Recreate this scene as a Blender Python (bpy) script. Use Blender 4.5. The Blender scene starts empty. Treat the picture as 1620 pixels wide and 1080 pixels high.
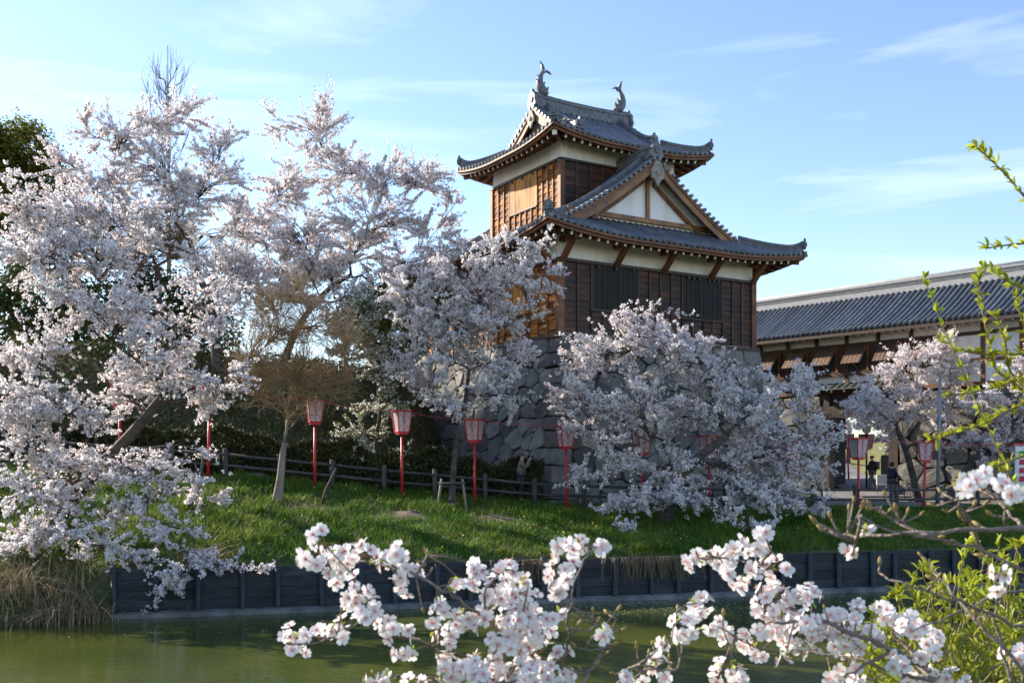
import bpy, bmesh, math, random
import numpy as np
from mathutils import Vector, Matrix, Quaternion
R = math.radians
rnd = random.Random(7)
rng = np.random.default_rng(7)
scene = bpy.context.scene
COL = scene.collection

# ------------------------------------------------------------------ camera
F_PX, HZ, CAMZ = 1620.0, 735.0, 4.0          # focal length and horizon row in photograph pixels, eye height over the water
cam_d = bpy.data.cameras.new('camera')
cam = bpy.data.objects.new('camera', cam_d)
COL.objects.link(cam)
cam.location = (0, 0, CAMZ)
cam.rotation_euler = (R(90), 0, 0)
cam_d.sensor_width = 36.0
cam_d.lens = 36.0 * F_PX / 1620.0
cam_d.shift_y = (HZ - 540.0) / 1620.0
cam_d.clip_start = 0.1
cam_d.clip_end = 3000
cam_d.dof.use_dof = True
cam_d.dof.focus_distance = 9.0
cam_d.dof.aperture_fstop = 9.0
scene.camera = cam

# ------------------------------------------------------------------ light
SUN_AZ_X, SUN_AZ_Y = -0.848, 0.530           # horizontal direction towards the sun
SUN_EL = R(26)
world = bpy.data.worlds.new('World')
scene.world = world
world.use_nodes = True
nt = world.node_tree
nt.nodes.clear()
sky = nt.nodes.new('ShaderNodeTexSky')
sky.sky_type = 'NISHITA'
sky.sun_disc = False
sky.sun_elevation = SUN_EL
sky.sun_rotation = math.atan2(SUN_AZ_X, SUN_AZ_Y)
sky.altitude = 60
sky.air_density = 1.0
sky.dust_density = 0.20
sky.ozone_density = 1.8
bg = nt.nodes.new('ShaderNodeBackground')
bg.inputs['Strength'].default_value = 0.13
wo = nt.nodes.new('ShaderNodeOutputWorld')
# thin high cirrus streaks, the same all round the sky
tc_ = nt.nodes.new('ShaderNodeTexCoord')
mp_ = nt.nodes.new('ShaderNodeMapping')
mp_.inputs['Rotation'].default_value = (0, R(-7), 0)
mp_.inputs['Scale'].default_value = (1.0, 1.0, 7.5)
nz_ = nt.nodes.new('ShaderNodeTexNoise')
nz_.inputs['Scale'].default_value = 2.1
nz_.inputs['Detail'].default_value = 9
nz_.inputs['Roughness'].default_value = 0.56
nz_.inputs['Distortion'].default_value = 0.5
rp_ = nt.nodes.new('ShaderNodeValToRGB')
rp_.color_ramp.elements[0].position = 0.50
rp_.color_ramp.elements[0].color = (0, 0, 0, 1)
rp_.color_ramp.elements[1].position = 0.80
rp_.color_ramp.elements[1].color = (0.42, 0.42, 0.42, 1)
mx_ = nt.nodes.new('ShaderNodeMixRGB')
mx_.inputs['Color2'].default_value = (6.3, 6.8, 7.2, 1)
nt.links.new(tc_.outputs['Generated'], mp_.inputs['Vector'])
nt.links.new(mp_.outputs['Vector'], nz_.inputs['Vector'])
nt.links.new(nz_.outputs['Fac'], rp_.inputs['Fac'])
nt.links.new(rp_.outputs['Color'], mx_.inputs['Fac'])
hs_ = nt.nodes.new('ShaderNodeHueSaturation')
hs_.inputs['Hue'].default_value = 0.508
hs_.inputs['Saturation'].default_value = 1.03
nt.links.new(sky.outputs['Color'], hs_.inputs['Color'])
nt.links.new(hs_.outputs['Color'], mx_.inputs['Color1'])
nt.links.new(mx_.outputs['Color'], bg.inputs['Color'])
nt.links.new(bg.outputs['Background'], wo.inputs['Surface'])

sun_d = bpy.data.lights.new('sun', 'SUN')
sun_d.energy = 5.0
sun_d.angle = R(0.5)
sun_d.color = (1.0, 0.89, 0.74)
sun = bpy.data.objects.new('sun', sun_d)
COL.objects.link(sun)
sdir = Vector((SUN_AZ_X * math.cos(SUN_EL), SUN_AZ_Y * math.cos(SUN_EL), math.sin(SUN_EL)))
sun.rotation_euler = sdir.to_track_quat('Z', 'Y').to_euler()
sun.location = (-40, 10, 40)

vs = scene.view_settings
vs.view_transform = 'Standard'
vs.look = 'None'
vs.exposure = 1.12
vs.gamma = 1.0
vs.use_curve_mapping = False
scene.render.engine = 'CYCLES'
scene.cycles.use_denoising = True
scene.cycles.max_bounces = 8
scene.cycles.diffuse_bounces = 3
scene.cycles.transmission_bounces = 4
scene.cycles.transparent_max_bounces = 4
scene.cycles.caustics_reflective = False
scene.cycles.caustics_refractive = False

# ------------------------------------------------------------------ helpers
def at(px, py, Y):
    """world point that a photograph pixel shows at depth Y"""
    return Vector(((px - 810.0) / F_PX * Y, Y, CAMZ + (HZ - py) / F_PX * Y))

def tag(o, label=None, cat=None, group=None, kind=None):
    if label: o['label'] = label
    if cat: o['category'] = cat
    if group: o['group'] = group
    if kind: o['kind'] = kind
    return o

OZ = 0.0      # z of the current root: builders work with world heights
def empty(name, loc, rz=0.0, label=None, cat=None, group=None):
    o = bpy.data.objects.new(name, None)
    o.empty_display_size = 0.3
    o.location = loc
    o.rotation_euler = (0, 0, rz)
    COL.objects.link(o)
    tag(o, label, cat, group)
    return o

def link(name, me, parent=None, loc=None):
    o = bpy.data.objects.new(name, me)
    COL.objects.link(o)
    if parent is not None: o.parent = parent
    if loc is not None: o.location = loc
    return o

def np_mesh(name, V, Fq, mats, midx=None, smooth=False):
    """mesh from numpy vertex array and an (n,k) face array"""
    me = bpy.data.meshes.new(name)
    n, k = Fq.shape
    me.vertices.add(len(V)); me.vertices.foreach_set('co', np.ascontiguousarray(V, dtype=np.float32).ravel())
    me.loops.add(n * k); me.loops.foreach_set('vertex_index', np.ascontiguousarray(Fq, dtype=np.int32).ravel())
    me.polygons.add(n)
    me.polygons.foreach_set('loop_start', np.arange(0, n * k, k, dtype=np.int32))
    if midx is not None: me.polygons.foreach_set('material_index', np.ascontiguousarray(midx, dtype=np.int32))
    if smooth: me.polygons.foreach_set('use_smooth', np.ones(n, dtype=bool))
    for m in mats: me.materials.append(m)
    me.update(calc_edges=True)
    return me

class MB:
    def __init__(s): s.v = []; s.f = []; s.m = []; s.sm = []
    def add(s, vs_, fs, m=0, sm=False):
        b = len(s.v); s.v.extend(tuple(p) for p in vs_)
        for f in fs: s.f.append(tuple(i + b for i in f)); s.m.append(m); s.sm.append(sm)
        return s
    def box(s, x0, x1, y0, y1, z0, z1, m=0):
        return s.hexa([(x0,y0,z0),(x1,y0,z0),(x1,y1,z0),(x0,y1,z0),(x0,y0,z1),(x1,y0,z1),(x1,y1,z1),(x0,y1,z1)], m)
    def hexa(s, p, m=0, mtip=None):
        fs = [(3,2,1,0),(4,5,6,7),(0,1,5,4),(1,2,6,5),(2,3,7,6),(3,0,4,7)]
        s.add(p, fs, m)
        return s
    def bar(s, a, b, w, h, m=0, up=(0,0,1), mend=None):
        """box beam from a to b, w wide, h high; the far end may take its own material"""
        a = Vector(a); b = Vector(b); d = (b - a).normalized(); up = Vector(up)
        x = d.cross(up)
        if x.length < 1e-4: x = d.cross(Vector((1,0,0)))
        x.normalize(); y = x.cross(d)
        c = [a - x*w/2 - y*h/2, a + x*w/2 - y*h/2, a + x*w/2 + y*h/2, a - x*w/2 + y*h/2]
        e = [p + (b - a) for p in c]
        n = len(s.v)
        s.add(c + e, [(0,1,2,3),(7,6,5,4),(0,4,5,1),(1,5,6,2),(2,6,7,3),(3,7,4,0)], m)
        if mend is not None: s.m[-5] = mend
        return s
    def tube(s, pts, rad, n=6, m=0, sm=True, caps=True, arc=None):
        pts = [Vector(p) for p in pts]; k = len(pts)
        if not hasattr(rad, '__len__'): rad = [rad] * k
        d0 = (pts[1] - pts[0]).normalized()
        up = Vector((0,0,1)) if abs(d0.z) < 0.95 else Vector((1,0,0))
        x = d0.cross(up).normalized()
        V = []
        for i in range(k):
            d = (pts[min(i+1,k-1)] - pts[max(i-1,0)]).normalized()
            x = (x - d * x.dot(d))
            if x.length < 1e-5: x = d.orthogonal()
            x.normalize(); y = x.cross(d)
            for j in range(n):
                a = 2 * math.pi * j / n
                V.append(pts[i] + (x * math.cos(a) + y * math.sin(a)) * rad[i])
        fs = []
        for i in range(k-1):
            for j in range(n):
                fs.append((i*n+j, i*n+(j+1)%n, (i+1)*n+(j+1)%n, (i+1)*n+j))
        s.add(V, fs, m, sm)
        if caps:
            b = len(s.v) - len(V)
            s.f.append(tuple(b + j for j in reversed(range(n)))); s.m.append(m); s.sm.append(False)
            s.f.append(tuple(b + (k-1)*n + j for j in range(n))); s.m.append(m); s.sm.append(False)
        return s
    def sweep(s, pts, sec, side, m=0, sm=False, ups=None):
        """sweep a closed section [(w,h)...] along pts; w runs along `side`, h along world up"""
        pts = [Vector(p) for p in pts]; k = len(pts); n = len(sec); V = []
        for i in range(k):
            sd = Vector(side[i]) if isinstance(side, list) else Vector(side)
            for (w, h) in sec: V.append(pts[i] + sd * w + Vector((0,0,h)))
        fs = []
        for i in range(k-1):
            for j in range(n): fs.append((i*n+j, (i+1)*n+j, (i+1)*n+(j+1)%n, i*n+(j+1)%n))
        fs.append(tuple(range(n))); fs.append(tuple((k-1)*n + j for j in reversed(range(n))))
        return s.add(V, fs, m, sm)
    def grid(s, rows, m=0, sm=True):
        nr = len(rows); nc = len(rows[0]); V = [p for r in rows for p in r]
        fs = [(i*nc+j, i*nc+j+1, (i+1)*nc+j+1, (i+1)*nc+j) for i in range(nr-1) for j in range(nc-1)]
        return s.add(V, fs, m, sm)
    def prism(s, outline, d, m=0):
        """outline: list of 3d points, extruded by vector d"""
        n = len(outline); o = [Vector(p) for p in outline]; d = Vector(d)
        V = o + [p + d for p in o]
        fs = [tuple(range(n)), tuple(range(2*n-1, n-1, -1))] + [(j, j+n, (j+1)%n+n, (j+1)%n) for j in range(n)]
        return s.add(V, fs, m)
    def mesh(s, name, mats):
        me = bpy.data.meshes.new(name)
        me.from_pydata([(p[0], p[1], p[2] - OZ) for p in s.v], [], s.f)
        if not isinstance(mats, (list, tuple)): mats = [mats]
        for m in mats: me.materials.append(m)
        me.polygons.foreach_set('material_index', s.m)
        me.polygons.foreach_set('use_smooth', s.sm)
        me.update()
        return me
    def build(s, name, mats, parent=None):
        return link(name, s.mesh(name, mats), parent)

def fix_normals(o):
    bm = bmesh.new(); bm.from_mesh(o.data); bmesh.ops.recalc_face_normals(bm, faces=bm.faces); bm.to_mesh(o.data); bm.free(); return o

def bevel_mesh(me, w, seg=1):
    bm = bmesh.new(); bm.from_mesh(me)
    bmesh.ops.recalc_face_normals(bm, faces=bm.faces)
    bmesh.ops.bevel(bm, geom=list(bm.edges), offset=w, segments=seg, affect='EDGES', profile=0.6)
    bm.to_mesh(me); bm.free(); return me

# ------------------------------------------------------------------ materials
def mat(name, col, rough=0.7, col2=None, scale=6.0, bump=0.0, bscale=None, spec=0.5, stretch=(1,1,1), detail=5,
        rand=0.0, metal=0.0, lo=0.35, hi=0.65, coord='Object', hue=0.0, transl=0.0, island=0.0):
    m = bpy.data.materials.new(name); m.use_nodes = True
    n = m.node_tree; N = n.nodes; L = n.links
    b = N['Principled BSDF']
    b.inputs['Roughness'].default_value = rough
    b.inputs['Specular IOR Level'].default_value = spec
    b.inputs['Metallic'].default_value = metal
    tc = N.new('ShaderNodeTexCoord'); mpn = N.new('ShaderNodeMapping')
    mpn.inputs['Scale'].default_value = stretch
    L.new(tc.outputs[coord], mpn.inputs['Vector'])
    out = None
    if col2 is not None:
        nz = N.new('ShaderNodeTexNoise'); nz.inputs['Scale'].default_value = scale; nz.inputs['Detail'].default_value = detail
        nz.inputs['Roughness'].default_value = 0.62
        if rand > 0:
            oi = N.new('ShaderNodeObjectInfo'); ad = N.new('ShaderNodeVectorMath'); ad.operation = 'ADD'
            sc_ = N.new('ShaderNodeMath'); sc_.operation = 'MULTIPLY'; sc_.inputs[1].default_value = 57.0
            L.new(oi.outputs['Random'], sc_.inputs[0]); L.new(mpn.outputs['Vector'], ad.inputs[0]); L.new(sc_.outputs[0], ad.inputs[1])
            L.new(ad.outputs['Vector'], nz.inputs['Vector'])
        else:
            L.new(mpn.outputs['Vector'], nz.inputs['Vector'])
        rp = N.new('ShaderNodeValToRGB')
        rp.color_ramp.elements[0].position = lo; rp.color_ramp.elements[0].color = (*col, 1)
        rp.color_ramp.elements[1].position = hi; rp.color_ramp.elements[1].color = (*col2, 1)
        L.new(nz.outputs['Fac'], rp.inputs['Fac']); out = rp.outputs['Color']
    else:
        rgb = N.new('ShaderNodeRGB'); rgb.outputs[0].default_value = (*col, 1); out = rgb.outputs[0]
    if rand > 0 or island > 0:
        hs = N.new('ShaderNodeHueSaturation')
        if island > 0:
            g = N.new('ShaderNodeNewGeometry'); src = g.outputs['Random Per Island']; amt = island
        else:
            oi2 = N.new('ShaderNodeObjectInfo'); src = oi2.outputs['Random']; amt = rand
        mr = N.new('ShaderNodeMapRange'); mr.inputs['To Min'].default_value = 1 - amt; mr.inputs['To Max'].default_value = 1 + amt
        L.new(src, mr.inputs['Value']); L.new(mr.outputs['Result'], hs.inputs['Value'])
        if hue:
            mh = N.new('ShaderNodeMath'); mh.operation = 'MULTIPLY'; mh.inputs[1].default_value = 7.31
            fr = N.new('ShaderNodeMath'); fr.operation = 'FRACT'
            mr2 = N.new('ShaderNodeMapRange'); mr2.inputs['To Min'].default_value = 0.5 - hue; mr2.inputs['To Max'].default_value = 0.5 + hue
            L.new(src, mh.inputs[0]); L.new(mh.outputs[0], fr.inputs[0]); L.new(fr.outputs[0], mr2.inputs['Value']); L.new(mr2.outputs['Result'], hs.inputs['Hue'])
        L.new(out, hs.inputs['Color']); out = hs.outputs['Color']
    L.new(out, b.inputs['Base Color'])
    if bump > 0:
        nb = N.new('ShaderNodeTexNoise'); nb.inputs['Scale'].default_value = bscale or scale * 3; nb.inputs['Detail'].default_value = 6
        L.new(mpn.outputs['Vector'], nb.inputs['Vector'])
        bp = N.new('ShaderNodeBump'); bp.inputs['Strength'].default_value = min(1.0, bump); bp.inputs['Distance'].default_value = 0.03
        L.new(nb.outputs['Fac'], bp.inputs['Height']); L.new(bp.outputs['Normal'], b.inputs['Normal'])
    if transl > 0:
        tr = N.new('ShaderNodeBsdfTranslucent'); mx = N.new('ShaderNodeMixShader'); mx.inputs['Fac'].default_value = transl
        L.new(out, tr.inputs['Color']); L.new(b.outputs['BSDF'], mx.inputs[1]); L.new(tr.outputs['BSDF'], mx.inputs[2])
        L.new(mx.outputs['Shader'], N['Material Output'].inputs['Surface'])
    return m

M = {}
M['tile'] = mat('roof_tile', (0.072,0.084,0.105), 0.38, (0.145,0.16,0.185), 3.0, 0.35, 22, rand=0.22, spec=0.6)
M['tilebed'] = mat('roof_tile_bed', (0.030,0.035,0.044), 0.55, (0.075,0.085,0.10), 5.0, 0.6, 30)
M['ridge'] = mat('ridge_tile', (0.070,0.076,0.088), 0.48, (0.165,0.17,0.18), 4.0, 0.5, 18)
M['plaster'] = mat('white_plaster', (0.87,0.825,0.82), 0.85, (0.65,0.61,0.60), 0.9, 0.12, 9, stretch=(2.2,2.2,.35), lo=0.46, hi=0.85, detail=8)
M['tip'] = mat('white_rafter_paint', (0.82,0.81,0.79), 0.7)
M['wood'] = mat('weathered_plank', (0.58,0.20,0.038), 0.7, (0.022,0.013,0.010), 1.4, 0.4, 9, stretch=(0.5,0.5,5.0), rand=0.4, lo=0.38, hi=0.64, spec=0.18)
M['woodfront'] = mat('dark_front_plank', (0.105,0.034,0.011), 0.55, (0.016,0.011,0.010), 1.4, 0.4, 9, stretch=(0.5,0.5,4.0), rand=0.35, lo=0.34, hi=0.60, spec=0.4)  # front faces take a much darker board tone than the left faces
M['woodv'] = mat('upright_plank', (0.66,0.27,0.052), 0.7, (0.07,0.035,0.018), 1.4, 0.4, 9, stretch=(5.0,5.0,0.6), rand=0.3, lo=0.42, hi=0.7)
M['shutter'] = mat('dark_shutter', (0.006,0.006,0.008), 0.5, (0.022,0.014,0.011), 1.6, 0.3, 9, stretch=(7.0,7.0,0.5), rand=0.4, spec=0.2)
M['beam'] = mat('brown_beam', (0.24,0.085,0.028), 0.6, (0.09,0.034,0.016), 2.5, 0.3, 12, rand=0.2)
M['darkbeam'] = mat('dark_beam', (0.028,0.018,0.014), 0.55, (0.06,0.032,0.02), 2.0, 0.3, 12)
M['eave'] = mat('brown_eave_board', (0.22,0.085,0.032), 0.6, (0.10,0.042,0.02), 2.0, 0.2, 12)
M['barge'] = mat('barge_board', (0.33,0.16,0.065), 0.6, (0.15,0.075,0.04), 1.6, 0.25, 12)
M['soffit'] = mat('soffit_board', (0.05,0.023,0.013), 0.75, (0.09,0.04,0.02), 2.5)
M['carve'] = mat('carved_grey_wood', (0.34,0.30,0.27), 0.7, (0.18,0.16,0.15), 6, 0.4)
M['stone'] = mat('wall_stone', (0.085,0.083,0.080), 0.85, (0.21,0.195,0.175), 1.1, 0.9, 7, rand=0.45, detail=8)
M['gap'] = mat('wall_joint', (0.035,0.034,0.032), 0.95)
# ------------------------------------------------------------------ terrain
def lerp_tab(x, tab):
    if x <= tab[0][0]: return tab[0][1]
    for (a, b), (c, d) in zip(tab, tab[1:]):
        if x <= c: return b + (d - b) * (x - a) / (c - a)
    return tab[-1][1]
def smooth01(t): t = max(0.0, min(1.0, t)); return t*t*(3-2*t)

WALL_X0, WALL_X1 = -10.4, 34.0
def y_wall(x): return 27.0 + (x + 9.83) * 0.264
def y_shore(x):
    if x >= WALL_X0: return y_wall(x)
    t = smooth01((WALL_X0 - x) / 2.2)
    return y_wall(WALL_X0) * (1 - t) + (25.2 + 0.05 * (x + 14)) * t
FENCE_Y = [(-40, 33.0), (-10.3, 36.0), (-4.5, 37.0), (0.93, 37.6), (8.0, 39.0), (15.4, 41.0), (40, 47.0)]
FENCE_Z = [(-40, 4.6), (-16, 4.0), (-10.3, 3.6), (-4.5, 3.0), (0.93, 2.5), (6.0, 2.3), (15.4, 2.2), (40, 2.2)]
def y_fence(x): return lerp_tab(x, FENCE_Y)
def z_fence(x): return lerp_tab(x, FENCE_Z)
WALL_TOP = 1.22
def bumpy(x, y):
    return 0.07 * math.sin(1.3*x + 0.7*y) * math.sin(0.9*y - 0.6*x) + 0.035 * math.sin(3.1*x - 1.7*y)
def zg(x, y):
    ys = y_shore(x); yf = y_fence(x); zf = z_fence(x)
    natural = smooth01((WALL_X0 - x) / 1.6)
    if y < ys: return -1.6
    z0 = WALL_TOP * (1 - natural) + (-0.05) * natural
    if y < yf:
        t = (y - ys) / (yf - ys)
        e = 0.75 * (1 - natural) + 0.55 * natural
        return z0 + (zf - z0) * (t ** e) + bumpy(x, y) * min(1, t * 6) * min(1, (1 - t) * 8)
    d = y - yf
    z = zf
    # hill that carries the old trees on the left
    hl = smooth01((-2.2 - x) / 3.0)
    if hl > 0:
        s = max(0.0, d - 2.6)
        z += hl * min(4.8, s * 0.62 + bumpy(x, y) * 2)
    # low grass mound beyond the gate, and the rising ground behind everything
    far = smooth01((y - 62) / 16)
    z += (1 - hl) * far * 3.0 + (1 - hl) * smooth01((y - 46) / 14) * 0.9
    return z

M['ground'] = mat('bank_soil', (0.045,0.075,0.018), 0.95, (0.085,0.065,0.038), 0.55, 0.8, 9, coord='Generated' if False else 'Object')
xs = [-600,-300,-150,-90,-60,-45] + [round(-36 + 0.8*i, 2) for i in range(96)] + [45,60,90,150,300,600]
offs = [-6.0,-0.6,-0.02,0.0,0.25,0.6] + [1.0+0.5*i for i in range(34)] + [19+1.2*i for i in range(30)] + [60,75,95,130,200,350,700]
rows = []
for k in offs:
    r = []
    for x in xs:
        y = y_shore(max(-60, min(45, x))) + k
        z = -1.6 if k < 0 else zg(max(-60, min(45, x)), y + 1e-4)
        r.append((x, y, z))
    rows.append(r)
g = MB().grid(rows, 0, True).build('ground', M['ground']); tag(g, 'grassy moat bank and castle hill', 'ground', kind='structure')

# near bank that the photographer stands on (below the picture)
nb_rows = []
for y, z in ((-120, 2.3), (-20, 2.35), (0, 2.4), (3.2, 2.3), (4.6, 1.2), (6.2, -0.4), (7.5, -1.6)):
    nb_rows.append([(x, y + 0.3*math.sin(x*0.7), z) for x in (-400,-120,-50,-25,-15,-10,-6,-3,0,3,6,10,15,25,50,120,400)])
o = MB().grid(nb_rows, 0, True).build('near_bank', M['ground']); tag(o, 'soil bank on the near side of the moat', 'bank', kind='structure')

# water
def water_mat():
    m = bpy.data.materials.new('moat_water'); m.use_nodes = True
    N = m.node_tree.nodes; L = m.node_tree.links; b = N['Principled BSDF']
    b.inputs['Base Color'].default_value = (0.055, 0.072, 0.014, 1)
    b.inputs['Roughness'].default_value = 0.035; b.inputs['IOR'].default_value = 1.33
    tc = N.new('ShaderNodeTexCoord')
    mp1 = N.new('ShaderNodeMapping'); mp1.inputs['Scale'].default_value = (1.1, 3.2, 1)
    n1 = N.new('ShaderNodeTexNoise'); n1.inputs['Scale'].default_value = 2.6; n1.inputs['Detail'].default_value = 5
    bp = N.new('ShaderNodeBump'); bp.inputs['Strength'].default_value = 0.35; bp.inputs['Distance'].default_value = 0.028
    L.new(tc.outputs['Object'], mp1.inputs['Vector']); L.new(mp1.outputs['Vector'], n1.inputs['Vector'])
    L.new(n1.outputs['Fac'], bp.inputs['Height']); L.new(bp.outputs['Normal'], b.inputs['Normal'])
    n2 = N.new('ShaderNodeTexNoise'); n2.inputs['Scale'].default_value = 0.25; n2.inputs['Detail'].default_value = 3
    L.new(tc.outputs['Object'], n2.inputs['Vector'])
    rp = N.new('ShaderNodeValToRGB'); rp.color_ramp.elements[0].color = (0.040,0.058,0.012,1); rp.color_ramp.elements[1].color = (0.085,0.095,0.016,1)
    rp.color_ramp.elements[0].position = .35; rp.color_ramp.elements[1].position = .7
    L.new(n2.outputs['Fac'], rp.inputs['Fac']); L.new(rp.outputs['Color'], b.inputs['Base Color'])
    return m
M['water'] = water_mat()
o = MB().add([(-300,3.0,0),(300,3.0,0),(300,110,0),(-300,110,0)], [(0,1,2,3)]).build('water', M['water'])
tag(o, 'still green moat water', 'water', kind='structure')

# paved path along the foot of the castle, widening before the gate
M['asphalt'] = mat('path_asphalt', (0.16,0.16,0.165), 0.9, (0.24,0.235,0.23), 1.2, 0.4, 40)
rows = []
for i in range(90):
    x = -34 + 0.8 * i
    wdt = 2.3 + 10.0 * smooth01((x - 12.5) / 3.5) if x < 30 else 9
    r = []
    for j in range(13):
        y = y_fence(x) + 0.25 + wdt * j / 12
        r.append((x, y, zg(x, y) + 0.03))
    rows.append(r)
o = MB().grid(rows, 0, True).build('path', M['asphalt']); tag(o, 'grey asphalt path along the castle wall', 'path', kind='structure')
# lane running up through the gate
rows = []
for i in range(24):
    s = i / 23
    c = Vector((19.2 + 1.2*s, 50.0 + 22*s))
    r = [(c.x + w, c.y, zg(c.x + w, c.y) + 0.10) for w in (-2.2,-1.4,-0.7,0,0.7,1.4,2.2)]
    rows.append(r)
o = MB().grid(rows, 0, True).build('lane', M['asphalt']); tag(o, 'asphalt lane climbing through the gate', 'lane', kind='structure')

M['lawn'] = mat('dry_spring_lawn', (0.30,0.26,0.09), 0.95, (0.17,0.21,0.045), 0.7, 0.8, 14, detail=8)
rows = [[(x, y, zg(x, y) + .06) for x in np.arange(12, 46, 1.0)] for y in np.arange(57.5, 92, 1.0)]
o = MB().grid(rows, 0, True).build('lawn_slope', M['lawn']); tag(o, 'sunlit straw-green grass slope beyond the gate', 'lawn', kind='structure')
# retaining wall of dark boards
M['navyboard'] = mat('tarred_board', (0.009,0.012,0.018), 0.6, (0.036,0.040,0.046), 1.1, 0.7, 7, stretch=(1.2,1.2,4), rand=0.4, detail=9)
M['navypost'] = mat('tarred_post', (0.016,0.020,0.028), 0.6, (0.035,0.042,0.052), 2.0, 0.5, 9, rand=0.2)
M['concrete'] = mat('footing_concrete', (0.075,0.075,0.075), 0.85, (0.25,0.245,0.235), 1.3, 0.6, 15, detail=9)
wd = Vector((1, 0.264, 0)).normalized(); wn = Vector((0.264, -1, 0)).normalized()
rw = empty('retaining_wall', (WALL_X0, y_wall(WALL_X0), 0), 0, 'dark tarred board retaining wall along the moat edge', 'wall')
wlen = (WALL_X1 - WALL_X0) / wd.x
npan = int(wlen / 1.05)
cuts = [0.0] + [(i + rnd.uniform(-.13,.13)) * wlen / npan for i in range(1, npan)] + [wlen]
for i in range(npan):
    a = wd * cuts[i]; b = wd * cuts[i+1]
    for j in range(4):
        z0 = 0.16 + j * 0.272; tilt = rnd.uniform(-.014, .014); out = rnd.uniform(0.035, 0.085)
        h = 0.262
        mb = MB()
        A = a + wn*out; B = b + wn*out; A2 = a - wn*0.03; B2 = b - wn*0.03
        mb.hexa([A2+Vector((0,0,z0)), B2+Vector((0,0,z0)), B+Vector((0,0,z0)), A+Vector((0,0,z0)),
                 A2+Vector((0,0,z0+h+tilt)), B2+Vector((0,0,z0+h-tilt)), B+Vector((0,0,z0+h-tilt)), A+Vector((0,0,z0+h+tilt))])
        fix_normals(mb.build('board', M['navyboard'], rw))
    hp = 1.25 + rnd.uniform(-.10, .08)
    c = a + wn * 0.13
    MB().tube([c + Vector((0,0,-1.2)), c + Vector((rnd.uniform(-.04,.04),0,hp))], [0.09, rnd.uniform(.07,.085)], 8).build('post', M['navypost'], rw)
mb = MB(); e = wd * wlen
mb.hexa([wn*0.02+Vector((0,0,-1.4)), e+wn*0.02+Vector((0,0,-1.4)), e+wn*0.36+Vector((0,0,-1.4)), wn*0.36+Vector((0,0,-1.4)),
         wn*0.02+Vector((0,0,0.15)), e+wn*0.02+Vector((0,0,0.15)), e+wn*0.36+Vector((0,0,0.11)), wn*0.36+Vector((0,0,0.11))])
fix_normals(mb.build('footing', M['concrete'], rw))

# ------------------------------------------------------------------ castle tower
CX, CY, TROT = 1.92, 41.0, R(31.2)
STONE_TOP = 9.15
OZ = STONE_TOP
tower = empty('castle_tower', (CX, CY, STONE_TOP), TROT, 'two-storey castle turret with grey tiled roofs on the high stone base', 'castle tower')

def vec(x, y, z): return Vector((x, y, z))

def plate(mb, c, w, h, n, up, m=0, th=0.1):
    """ridge-end ornament: shield with a horn"""
    sx = n.cross(up).normalized()
    prof = [(-.5,0),(.5,0),(.58,.18),(.42,.5),(.46,.72),(.25,.98),(.1,1.0),(.06,1.28),(-.06,1.28),(-.1,1.0),(-.25,.98),(-.46,.72),(-.42,.5),(-.58,.18)]
    mb.prism([c + sx*(a*w) + up*(b*h) for a, b in prof], n * th, m)
    mb.prism([c + n*th + sx*(math.cos(t)*w*.24) + up*(h*.5 + math.sin(t)*w*.24) for t in [i*math.pi/4 for i in range(8)]], n*0.05, m)

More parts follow.
